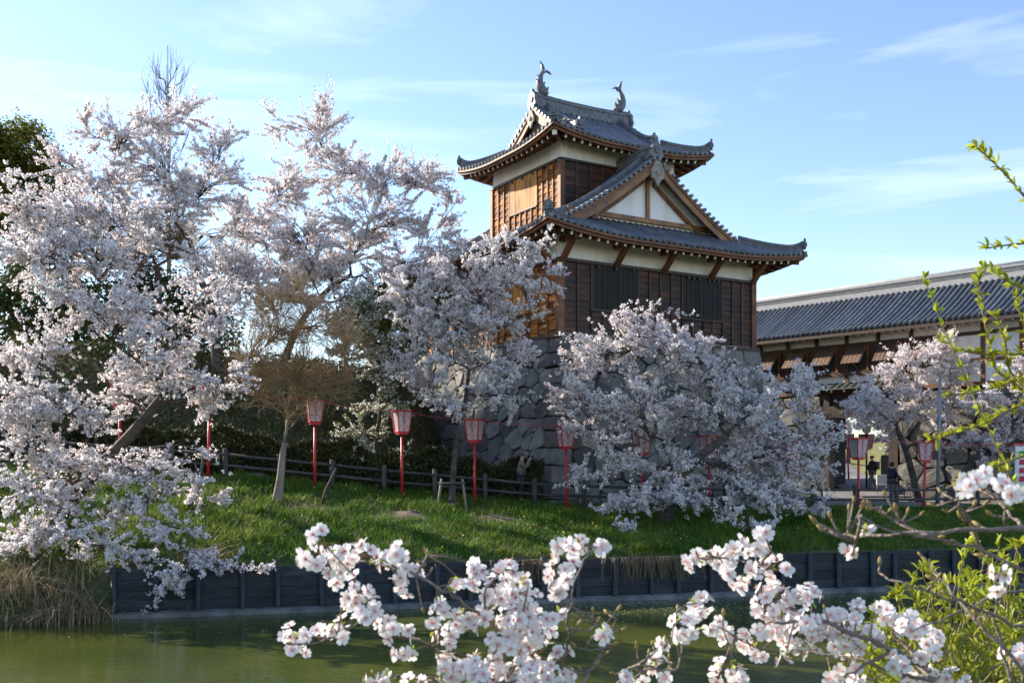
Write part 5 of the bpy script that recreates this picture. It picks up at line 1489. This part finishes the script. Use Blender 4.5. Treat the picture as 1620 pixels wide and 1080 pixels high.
# bicycle
M['tyre'] = mat('black_tyre', (0.012,0.012,0.012), 0.8)
M['steel'] = mat('bicycle_steel', (0.35,0.35,0.36), 0.35, metal=0.8)
M['bikeblue'] = mat('blue_frame_paint', (0.02,0.035,0.075), 0.35)
gb = ground_at(1424, 47.6)
bk = empty('bicycle', gb, R(8), 'dark city bicycle with a front basket beside the person in navy', 'bicycle')
for x in (-.52, .52):
    w_ = MB(); ring = [Vector((x + .31*math.cos(a), 0, .33 + .31*math.sin(a))) for a in [j*math.pi/10 for j in range(21)]]
    w_.tube(ring, .018, 6, caps=False); wo_ = w_.build('wheel', M['tyre'], bk)
    for k in range(9):
        a = k*math.pi/9; MB().tube([(x + .30*math.cos(a), 0, .33 + .30*math.sin(a)), (x - .30*math.cos(a), 0, .33 - .30*math.sin(a))], .003, 3).build('spoke', M['steel'], wo_)
    MB().tube([(x + .34*math.cos(a), 0, .33 + .34*math.sin(a)) for a in [R(20) + j*R(14) for j in range(11)]], .012, 5).build('mudguard', M['steel'], bk)
fr_ = MB()
for a, b, r in (((-.52,0,.33),(-.08,0,.30),.013),((-.08,0,.30),(-.20,0,.82),.016),((-.52,0,.33),(-.17,0,.70),.010),((-.08,0,.30),(.38,0,.80),.018),((-.16,0,.62),(.36,0,.86),.016),((.34,0,.98),(.52,0,.33),.015)):
    fr_.tube([a, b], r, 7)
fr_.build('frame', M['bikeblue'], bk)
MB().tube([(.20,-.26,1.0),(.32,-.20,1.03),(.35,0,1.02),(.32,.20,1.03),(.20,.26,1.0)], .012, 6).build('handlebar', M['steel'], bk)
MB().prism([(-.34,-.09,.86),(-.34,.09,.86),(-.18,.05,.88),(-.05,.02,.87),(-.05,-.02,.87),(-.18,-.05,.88)], (0,0,.05)).build('saddle', M['black'], bk)
MB().tube([(-.08,0,.30),(.02,.06,.20)], .01, 5).build('crank', M['steel'], bk)
bs = MB()
for z in (.72,.80,.88,.96): bs.tube([(.42,-.16,z),(.74,-.16,z),(.74,.16,z),(.42,.16,z),(.42,-.16,z)], .006, 4)
for x, y in ((.42,-.16),(.58,-.16),(.74,-.16),(.74,0),(.74,.16),(.58,.16),(.42,.16)): bs.tube([(x,y,.70),(x,y,.97)], .005, 4)
bo_ = bs.build('basket', M['steel'], bk); bo_['kind'] = 'stuff'

# ------------------------------------------------------------------ street furniture
M['polegrey'] = mat('galvanised_pole', (0.20,0.24,0.28), 0.5, (0.27,0.31,0.34), 2, metal=0.3)
p = at(1483, 800, 43.4); g0 = ground_at(1483, 43.4)
up_ = empty('utility_pole', (p.x, p.y, g0.z), 0, 'slender grey metal pole right of the leaning cherry', 'pole')
MB().tube([(0,0,-.2),(.06,0,2.6),(.13,0,5.6)], [.085,.075,.06], 10).build('shaft', M['polegrey'], up_)
MB().tube([(.12,0,4.72),(.125,0,4.85)], .09, 10).build('clamp', M['polegrey'], up_)
MB().box(-.20,-.04,-.06,.08,1.95,2.35).build('meter_box', M['darkbeam'], up_)
w1 = Vector((p.x + .12, p.y, g0.z + 4.75)); w2 = at(1700, 610, 40)
c = (w1 + w2)/2
o = MB().tube([w1 - c, -Vector((0,0,.18)), w2 - c], .016, 5).build('overhead_wire', M['black']); o.location = c; tag(o, 'thin black wire running right from the grey pole', 'wire')
M['globe'] = mat('white_globe', (0.80,0.80,0.78), 0.3, transl=.3)
gl = ground_at(1371, 53.8)
lp = empty('globe_lamp', gl, 0, 'park lamp with a white globe beside the walking person', 'lamp')
zt = CAMZ + (HZ - 679)/F_PX*53.8 - gl.z
MB().tube([(0,0,-.2),(0,0,zt-.2)], [.06,.045], 8).build('post', M['navypost'], lp)
rows = [[Vector((.235*math.cos(q)*math.cos(a), .235*math.cos(q)*math.sin(a), zt + .235*math.sin(q))) for a in [j*math.pi/8 for j in range(17)]] for q in [-math.pi/2*.92 + k*math.pi*.96/10 for k in range(11)]]
MB().grid(rows, 0, True).build('globe', M['globe'], lp)
MB().tube([(0,0,zt+.2),(0,0,zt+.28)], [.09,.03], 8).build('cap', M['navypost'], lp)
gs = ground_at(1396, 51.2)
sg_ = empty('notice_sign', gs, R(10), 'small white notice on two stakes between the two walkers', 'sign')
MB().box(-.32,.32,-.02,.02,.45,.98).build('panel', M['plaster'], sg_)
for x in (-.25, .25): MB().box(x-.025,x+.025,.021,.06,-.2,.9).build('stake', M['barge'], sg_)
for j in range(4): MB().box(-.24, .22 - .06*(j % 2), -.028, -.021, .86 - j*.10, .89 - j*.10).build('printed_line', M['ink_grey'], sg_)
for px, Y, w, h, rz_, lab in ((1404, 57.0, .75, 1.5, 15, 'upright brown board leaning by the bank behind the walkers'), (1437, 51.5, 1.1, 1.15, -20, 'low dark brown board behind the bicycle')):
    g_ = ground_at(px, Y); b_ = empty('wooden_board', g_, R(rz_), lab, 'board', 'brown boards by the gate')
    for k in range(4): MB().box(-w/2 + w*k/4 + .006, -w/2 + w*(k+1)/4 - .006, -.03, .03, .1, h).build('plank', M['gwood'], b_)
    for x in (-w/2 + .06, w/2 - .06): MB().box(x-.04, x+.04, .031, .10, -.2, h-.1).build('post', M['darkbeam'], b_)
# festival banner at the right edge
M['green'] = mat('banner_green', (0.03,0.26,0.12), 0.8)
gn = ground_at(1606, 42.6)
bn = empty('festival_banner', gn, R(-12), 'tall white banner with green and red marks at the right edge', 'banner')
MB().tube([(-.02,0,-.2),(-.02,0,2.6)], .018, 6).build('pole', M['polegrey'], bn)
rows = [[Vector((x, .04*math.sin(z*2 + x*5), z)) for x in (0,.13,.26,.40,.52)] for z in (.75,1.1,1.5,1.9,2.2,2.5)]
bnp = MB().grid(rows, 0, True).build('cloth', M['tip'], bn)
for z, m_ in ((2.2,'green'),(1.85,'ink_red'),(1.5,'ink_red'),(1.15,'ink_red')):
    MB().add([(.14,-.055,z-.1),(.38,-.055,z-.1),(.36,-.055,z+.12),(.16,-.055,z+.12)], [(0,1,2,3)]).build('banner_mark', M[m_], bnp)
# stakes that hold the young cherry
st = empty('tree_stakes', tuple(ground_at(715, 35.2)), 0, 'pair of wooden stakes with a crossbar holding the young cherry', 'tree stake')
for s in (-1, 1): MB().tube([(s*.52,-.12,-.25),(s*.36,.0,.98)], [.045,.04], 7).build('stake', M['palebark'], st)
MB().tube([(-.48,-.05,.82),(.48,-.05,.84)], .035, 7).build('crossbar', M['fencewood'], st)

# ------------------------------------------------------------------ foreground blossom
def flower_mesh(name, seed, open_=1.0):
    r_ = random.Random(seed); mb = MB(); Rf = .0185
    for k in range(5):
        a0 = k*2*math.pi/5 + r_.uniform(-.1,.1); cup = r_.uniform(.02,.42)*(2 - open_)
        ca, sa = math.cos(a0), math.sin(a0)
        def q(r, w, z): return Vector((ca*r - sa*w, sa*r + ca*w, z))
        c = Rf*r_.uniform(.92, 1.08)
        v_ = [q(.0015,0,0), q(c*.42,-c*.30,cup*c*.20), q(c*.78,-c*.42,cup*c*.50), q(c*1.02,-c*.20,cup*c*.80), q(c*.94,0,cup*c*.66), q(c*1.02,c*.20,cup*c*.80), q(c*.78,c*.42,cup*c*.50), q(c*.42,c*.30,cup*c*.20), q(c*.5,0,cup*c*.12)]
        mb.add(v_, [(1,2,8),(2,3,4,8),(4,5,6,8),(6,7,8)], 0, True); mb.add(v_, [(0,1,8),(7,0,8)], 5, True)
    mb.add([Vector((math.cos(j*math.pi/3)*.0040, math.sin(j*math.pi/3)*.0040, .0024)) for j in range(6)] + [Vector((0,0,.004))], [(j, (j+1) % 6, 6) for j in range(6)], 1)
    for k in range(9):
        a = k*2*math.pi/9 + r_.uniform(-.2,.2); t = Vector((math.cos(a)*.0062, math.sin(a)*.0062, .0085))
        s_ = Vector((-math.sin(a), math.cos(a), 0))*.0004
        mb.add([Vector((0,0,.002)) - s_, Vector((0,0,.002)) + s_, t + s_, t - s_], [(0,1,2,3)], 2)
        mb.add([t + Vector((.0009,0,0)), t + Vector((0,.0009,0)), t - Vector((.0009,0,0)), t - Vector((0,.0009,0)), t + Vector((0,0,.0012))], [(0,1,4),(1,2,4),(2,3,4),(3,0,4)], 3)
    mb.tube([(0,0,0),(0,0,-.006),(0,0,-.009)], [.0018,.0026,.0010], 6, 4)
    return mb.mesh(name, [M['fpetal'], M['fcentre'], M['fstamen'], M['anther'], M['calyx'], M['fblush']])
M['fpetal'] = mat('near_petal', (0.90,0.865,0.865), 0.6, (0.92,0.905,0.895), 60, spec=0.25, transl=0.38)
M['fblush'] = mat('petal_blush', (0.86,0.72,0.74), 0.6, (0.88,0.79,0.80), 60, spec=0.25, transl=0.38)
M['fcentre'] = mat('flower_heart', (0.50,0.12,0.14), 0.6)
M['fstamen'] = mat('stamen', (0.80,0.55,0.55), 0.6)
M['anther'] = mat('anther', (0.70,0.50,0.12), 0.6)
M['calyx'] = mat('flower_calyx', (0.30,0.07,0.06), 0.6, (0.22,0.13,0.05), 80)
M['nearbark'] = mat('near_branch_bark', (0.17,0.125,0.105), 0.8, (0.27,0.22,0.19), 30, 0.6, 120)
M['budgreen'] = mat('bud_scale', (0.36,0.30,0.09), 0.6, (0.28,0.15,0.07), 50, transl=.2)
M['youngleaf'] = mat('young_leaf', (0.46,0.49,0.04), 0.5, (0.34,0.42,0.035), 25, spec=0.4, transl=0.45, rand=0.28, hue=0.02)
M['youngstem'] = mat('young_stem', (0.22,0.20,0.06), 0.7, (0.16,0.11,0.05), 12)
FL = [flower_mesh('flower', 100 + i, .6 + .25*i) for i in range(5)]
budm = MB().tube([(0,0,0),(0,0,.004),(0,0,.010),(0,0,.016),(0,0,.019)], [.0016,.0036,.0042,.0026,.0005], 7, 0).mesh('bud', M['budgreen'])
lf = MB()
lp_ = []
for i in range(6):
    t = i/5; w = .0068*math.sin(math.pi*min(1, t*.93 + .05))**.8; z = .004*math.sin(t*2.6)
    lp_.append([Vector((-w, t*.042, z + w*.5)), Vector((0, t*.042, z)), Vector((w, t*.042, z + w*.5))])
leafm = lf.grid(lp_, 0, True).mesh('leaf', M['youngleaf'])
fr = random.Random(99)
def smooth_path(pts, n=5):
    out = []
    K = len(pts)
    for i in range(K-1):
        p0 = pts[max(0,i-1)]; p1 = pts[i]; p2 = pts[i+1]; p3 = pts[min(K-1,i+2)]
        for q in range(n):
            t = q/n; out.append(.5*((2*p1) + (p2-p0)*t + (2*p0-5*p1+4*p2-p3)*t*t + (3*p1-p0-3*p2+p3)*t**3))
    out.append(pts[-1]); return out
def place(name, me, parent, loc, dirv, scale, roll=None):
    o = link(name, me, parent); q = Vector(dirv).to_track_quat('Z', 'Y')
    o.rotation_mode = 'QUATERNION'; o.rotation_quaternion = q @ Quaternion((0,0,1), fr.uniform(0, 6.28) if roll is None else roll)
    o.location = loc; o.scale = (scale,)*3; return o
def near_branch(label, stems, clusters, Y, buds=(), r0=.0048, seed=1, per=1.0):
    """stems: pixel polylines from thick to thin; clusters: (px, py, r) groups of flowers"""
    fr.seed(seed)
    b0 = at(stems[0][0][0], stems[0][0][1] , Y)
    root = empty('cherry_branch', b0, 0, label, 'branch', 'flowering branches close to the lens')
    allp = []
    for k, s in enumerate(stems):
        ph = fr.uniform(0, 6)
        pts = [at(x, y, Y + .10*math.sin(ph + i*.9) + (.0 if i else .03)) for i, (x, y) in enumerate(s)]
        if k and pts: pts[0] = min(allp, key=lambda q: (q - pts[0]).length) if (min(allp, key=lambda q: (q - pts[0]).length) - pts[0]).length < .12 else pts[0]
        sp = smooth_path(pts, 5); n = len(sp); ra = r0*(1.0 if k == 0 else .72)
        for i in range(1, n-1): sp[i] = sp[i] + Vector((fr.gauss(0,.0022), fr.gauss(0,.002), fr.gauss(0,.0022)))
        MB().tube([q - b0 for q in sp], [ra*(1 - .68*i/(n-1))*fr.uniform(.88,1.22) for i in range(n)], 7).build('stem', M['nearbark'], root)
        allp += sp
        for i in range(2, n, 3):      # small side spurs with buds
            if fr.random() < .45:
                d = Vector((fr.uniform(-1,1), fr.uniform(-1,1), fr.uniform(-.2,1))).normalized(); L_ = fr.uniform(.008,.035)
                MB().tube([sp[i] - b0, sp[i] + d*L_ - b0], [.0020,.0014], 5).build('spur', M['nearbark'], root)
                place('bud', budm, root, sp[i] + d*L_ - b0, d + Vector((0,0,.3)), fr.uniform(.6,1.0))
    stalk = MB()
    for (px, py, r) in clusters:
        c = at(px, py, Y + fr.uniform(-.10,.10)); rm = r/F_PX*Y
        near = min(allp, key=lambda q: (q - c).length); core = c*.75 + near*.25
        n = max(2, int(round(per*(r/13.0)**2 * 3.5)))
        if (core - near).length > .01: MB().tube([near - b0, (near+core)/2 - b0 + Vector((0,0,.006)), core - b0], [.0022,.0018,.0014], 5).build('spur', M['nearbark'], root)
        for i in range(n):
            d = Vector((fr.gauss(0,1), fr.gauss(0,1) - .5, fr.gauss(0,1)*.9 + .05)).normalized()
            pos = c + Vector((d.x*rm*fr.uniform(.5,1.45), d.y*rm*1.1*fr.uniform(.4,1.2), d.z*rm*fr.uniform(.5,1.35)))
            dd = (d + Vector((-.25, -.45, .2)) + Vector((fr.gauss(0,.35), fr.gauss(0,.35), fr.gauss(0,.35)))).normalized()
            place('flower', FL[fr.randrange(5)], root, pos - b0, dd, fr.uniform(.74, 1.04))
            e_ = pos - dd*.008
            stalk.tube([core - b0, (core + e_)/2 - b0 - dd*.004, e_ - b0], .00075, 4)
        for i in range(2):
            d = Vector((fr.uniform(-1,1), fr.uniform(-1,1), fr.uniform(-.6,1))).normalized()
            o = place('bract_leaf', leafm, root, core - b0, d, fr.uniform(.28,.5))
    for (px, py) in buds:
        c = at(px, py, Y + fr.uniform(-.03,.03)); near = min(allp, key=lambda q: (q - c).length)
        MB().tube([near - b0, (near + c)/2 - b0, c - b0], [.0022,.0018,.0015], 5).build('spur', M['nearbark'], root)
        place('bud', budm, root, c - b0, (c - near) + Vector((0,0,.02)), fr.uniform(.6, .95))
    if stalk.v:
        so = stalk.build('flower_stalks', M['calyx'], root); so['kind'] = 'stuff'
    return root
near_branch('white cherry spray reaching left over the water, lower foreground', [[(900,1110),(860,1062),(808,1010),(742,961),(701,934),(649,906),(594,892),(538,878),(490,864)], [(860,1100),(794,1077),(746,1051),(704,1034),(663,1011),(607,987),(583,975),(521,1013),(466,1016)], [(583,975),(587,961),(578,940)], [(742,961),(770,930),(800,900)], [(808,1010),(830,960),(835,920)], [(649,906),(672,885),(676,878)]],
    [(505,848,15),(490,880,20),(520,895,20),(548,880,22),(578,878,18),(530,915,12),(565,935,20),(550,950,12),(612,885,16),(632,878,18),(640,905,18),(640,932,12),(455,1008,18),(468,1030,14),(495,1003,16),(520,990,10),(540,985,12),(545,1008,9),(590,958,12),(572,978,13),(612,990,18),(632,1005,18),(640,1030,14),(690,957,10),(686,990,8),(712,1008,20),(748,900,13),(765,895,15),(798,905,18),(830,918,17),(745,930,11),(790,938,24),(830,948,18),(700,962,11),(730,972,16),(768,985,24),(815,985,26),(848,1000,26),(798,1020,26),(760,1042,20),(846,1040,26),(700,1048,12),(720,930,8)], 2.15, seed=3, buds=[(676,879),(668,960),(540,968)])
near_branch('upright cherry twig with white flowers at its tip, foreground centre', [[(880,1110),(884,1077),(898,1016),(901,965),(915,902),(939,868),(950,862)], [(898,1016),(920,1000),(945,985)], [(901,965),(880,940),(870,925)]],
    [(898,868,18),(916,862,12),(892,905,20),(885,928,14),(950,868,11),(880,975,16),(888,1035,14)], 2.0, seed=4, r0=.0035, buds=[(938,968),(945,985)])
near_branch('dense white cherry blossom along the bottom edge, foreground centre', [[(760,1130),(740,1092),(690,1080),(640,1072),(600,1072)], [(740,1092),(800,1080),(860,1075)]],
    [(600,1072,14),(618,1068,10),(655,1076,10),(712,1068,18),(735,1060,14),(760,1070,22),(800,1066,24),(835,1070,24),(878,1072,22),(910,1080,14)], 2.05, seed=5)
near_branch('slender budding twig standing in the water view, foreground centre', [[(915,1110),(926,1077),(941,1049),(957,1015),(975,979)], [(941,1049),(930,1030),(934,1012)], [(947,1040),(962,1030),(968,1022)]], [(958,1000,8)], 2.0, seed=6, r0=.003, buds=[(976,966),(934,1012),(968,1020),(920,1060),(905,1060),(912,1024)])
near_branch('thin twigs with a column of white flowers left of the big right spray', [[(960,1110),(980,1077),(1030,1036),(1061,1015),(1071,966)], [(1056,1110),(1066,1060),(1076,1033),(1087,1007),(1098,985)], [(1030,1050),(1050,1045),(1060,1060)]],
    [(1085,980,16),(1100,962,15),(1112,950,11),(1088,1000,12),(1120,990,10),(1040,1020,10),(1040,1042,11),(1066,1010,9),(1036,1058,8),(990,1068,7),(1010,1075,10),(1058,1072,10)], 2.1, seed=7, r0=.0034, buds=[(1026,1034),(1010,1062),(975,1066),(1072,962)])
near_branch('big white cherry spray across the lower right foreground', [[(1560,1130),(1487,1077),(1440,1040),(1400,1022),(1340,998),(1297,980),(1260,967),(1230,930),(1205,895),(1160,885),(1105,882)], [(1500,1110),(1473,1077),(1380,1048),(1307,1033),(1240,1033),(1185,1018),(1135,990)], [(1205,895),(1218,870),(1212,852)], [(1260,967),(1235,985),(1215,975)], [(1400,1022),(1415,1000),(1430,985)], [(1380,1048),(1350,1062),(1335,1070)], [(1440,1040),(1430,1060),(1425,1075)]],
    [(1093,885,16),(1118,878,17),(1142,882,18),(1165,868,18),(1150,905,14),(1168,920,13),(1210,858,20),(1198,862,10),(1195,905,12),(1225,900,18),(1240,905,12),(1215,930,16),(1232,945,18),(1258,948,20),(1285,945,16),(1212,962,20),(1240,978,24),(1278,985,24),(1308,975,22),(1332,990,22),(1130,988,9),(1150,1000,13),(1180,1010,16),(1200,1000,14),(1232,1005,18),(1262,1018,20),(1298,1010,20),(1338,1018,18),(1375,1012,16),(1355,970,16),(1400,972,14),(1425,982,20),(1450,995,20),(1478,1008,13),(1340,1058,18),(1315,1075,16),(1358,1075,14),(1425,1050,18),(1460,1030,15),(1240,1050,10),(1205,1030,14),(1150,1060,16),(1135,1072,12),(1170,1075,14),(1385,955,8),(1440,1075,16),(1475,1070,14)], 2.2, seed=8, r0=.0058)
near_branch('long budding branch crossing the right foreground above the leafy shrub', [[(1720,838),(1620,837),(1533,838),(1427,845),(1340,847),(1297,838)], [(1700,945),(1620,903),(1540,863),(1473,850),(1410,838),(1360,815)], [(1427,845),(1400,815),(1395,800)], [(1533,838),(1520,800),(1515,785)], [(1620,837),(1590,800),(1560,775)], [(1340,847),(1350,870),(1345,885)], [(1660,1010),(1620,990),(1540,960),(1450,930),(1390,905)], [(1660,1100),(1560,1000),(1500,930),(1460,880)], [(1610,1100),(1580,1010),(1575,930),(1590,880)], [(1700,930),(1600,935),(1500,975),(1440,1000)]],
    [(1545,762,17),(1528,770,12),(1592,778,15),(1580,765,10),(1370,838,7),(1345,868,8),(1580,905,10),(1572,930,11)], 1.75, seed=9, r0=.0050, per=.8,
    buds=[(1292,825),(1315,820),(1305,840),(1343,808),(1362,805),(1378,800),(1395,812),(1402,785),(1418,808),(1435,812),(1455,815),(1480,800),(1500,810),(1522,820),(1540,800),(1570,815),(1490,780),(1512,775),(1555,800),(1350,795)])
near_branch('white cherry flowers at the right picture edge over the green shrub', [[(1720,1100),(1640,1065),(1600,1045)], [(1640,1065),(1560,1090)]], [(1600,1040,14),(1615,1030,12),(1620,1050,14),(1510,1075,14),(1530,1080,12)], 2.1, seed=10, r0=.005)

# leafy shrub at the lower right, and its long shoots against the sky
def leafy(label, stems, Y, seed, every, lsize, base, cap=300, cl=4, r0=.0032):
    fr.seed(seed); b0 = Vector(base); root = empty('leafing_shrub', b0, 0, label, 'shrub', 'shrubs coming into leaf'); n_l = 0; rest = []
    for s in stems:
        dy = fr.uniform(-.35,.35); pts = [at(x, y, Y + dy + fr.uniform(-.04,.04)) for x, y in s]; sp = smooth_path(pts, 6); n = len(sp)
        MB().tube([q - b0 for q in sp], [r0*(1 - .7*i/(n-1)) for i in range(n)], 6).build('stem', M['youngstem'], root)
        L_ = 0; nxt = every*.5
        for i in range(1, n):
            L_ += (sp[i] - sp[i-1]).length
            if L_ >= nxt or i == n-1:
                nxt = L_ + every*fr.uniform(.7,1.3); dr = (sp[i] - sp[i-1]).normalized()
                for k in range(cl if i < n-1 else cl + 2):
                    d = (dr*.8 + Vector((fr.gauss(0,.7), fr.gauss(0,.7), fr.gauss(0,.6) + .25))).normalized()
                    q = d.to_track_quat('Y', 'Z') @ Quaternion((0,1,0), fr.uniform(-1.2,1.2)); sc_ = lsize*fr.uniform(.6,1.25)
                    if n_l < cap:
                        o = link('leaf', leafm, root); o.rotation_mode = 'QUATERNION'; o.rotation_quaternion = q; o.location = sp[i] - b0; o.scale = (sc_,)*3; n_l += 1
                    else: rest.append((sp[i] - b0, q, sc_))
    if rest:
        mb = MB(); vv = [v.co.copy() for v in leafm.vertices]; ff = [tuple(p.vertices) for p in leafm.polygons]
        for (l_, q, s_) in rest: mb.add([l_ + q @ (v*s_) for v in vv], ff, 0, True)
        o = mb.build('leaf_mass', M['youngleaf'], root); o['kind'] = 'stuff'
    return root
fr.seed(5)
st_ = []
for i in range(125):
    x1 = fr.uniform(1345, 1670); lim = 1000 - (x1 - 1345)*.95 if x1 < 1490 else 858
    y1 = fr.uniform(max(852, lim), 1085); x0 = 1560 + fr.uniform(-120,120)
    st_.append([(x0, 1180), ((x0 + x1)/2 + fr.uniform(-15,15), (1180 + y1)/2 + 10), (x1 - fr.uniform(-10,10), y1 + 25), (x1, y1)])
leafy('bright yellow-green leafy shrub filling the lower right corner', st_, 3.3, 12, .055, .92, (1.65, 3.3, 2.3), cl=4)
W = [[(1660,350),(1620,310),(1590,275),(1545,232)], [(1680,380),(1620,385),(1590,388),(1562,393)], [(1690,860),(1620,795),(1570,690),(1510,560),(1462,440)], [(1690,490),(1620,457),(1585,440),(1556,424)],
     [(1700,690),(1620,619),(1577,586),(1568,552),(1556,503),(1546,440)], [(1680,560),(1602,560),(1553,560),(1516,552),(1486,537)], [(1690,575),(1620,598),(1562,616),(1503,625)], [(1700,600),(1620,637),(1547,674),(1475,695)], [(1700,650),(1640,560),(1615,500),(1608,470)], [(1700,700),(1640,715),(1580,735),(1520,760)], [(1650,640),(1600,590),(1590,540),(1575,500)]]
leafy('long thin shoots with fresh green leaves before the gatehouse, right edge', W, 2.7, 13, .019, .66, at(1720, 700, 2.7), cl=5, r0=.0042)
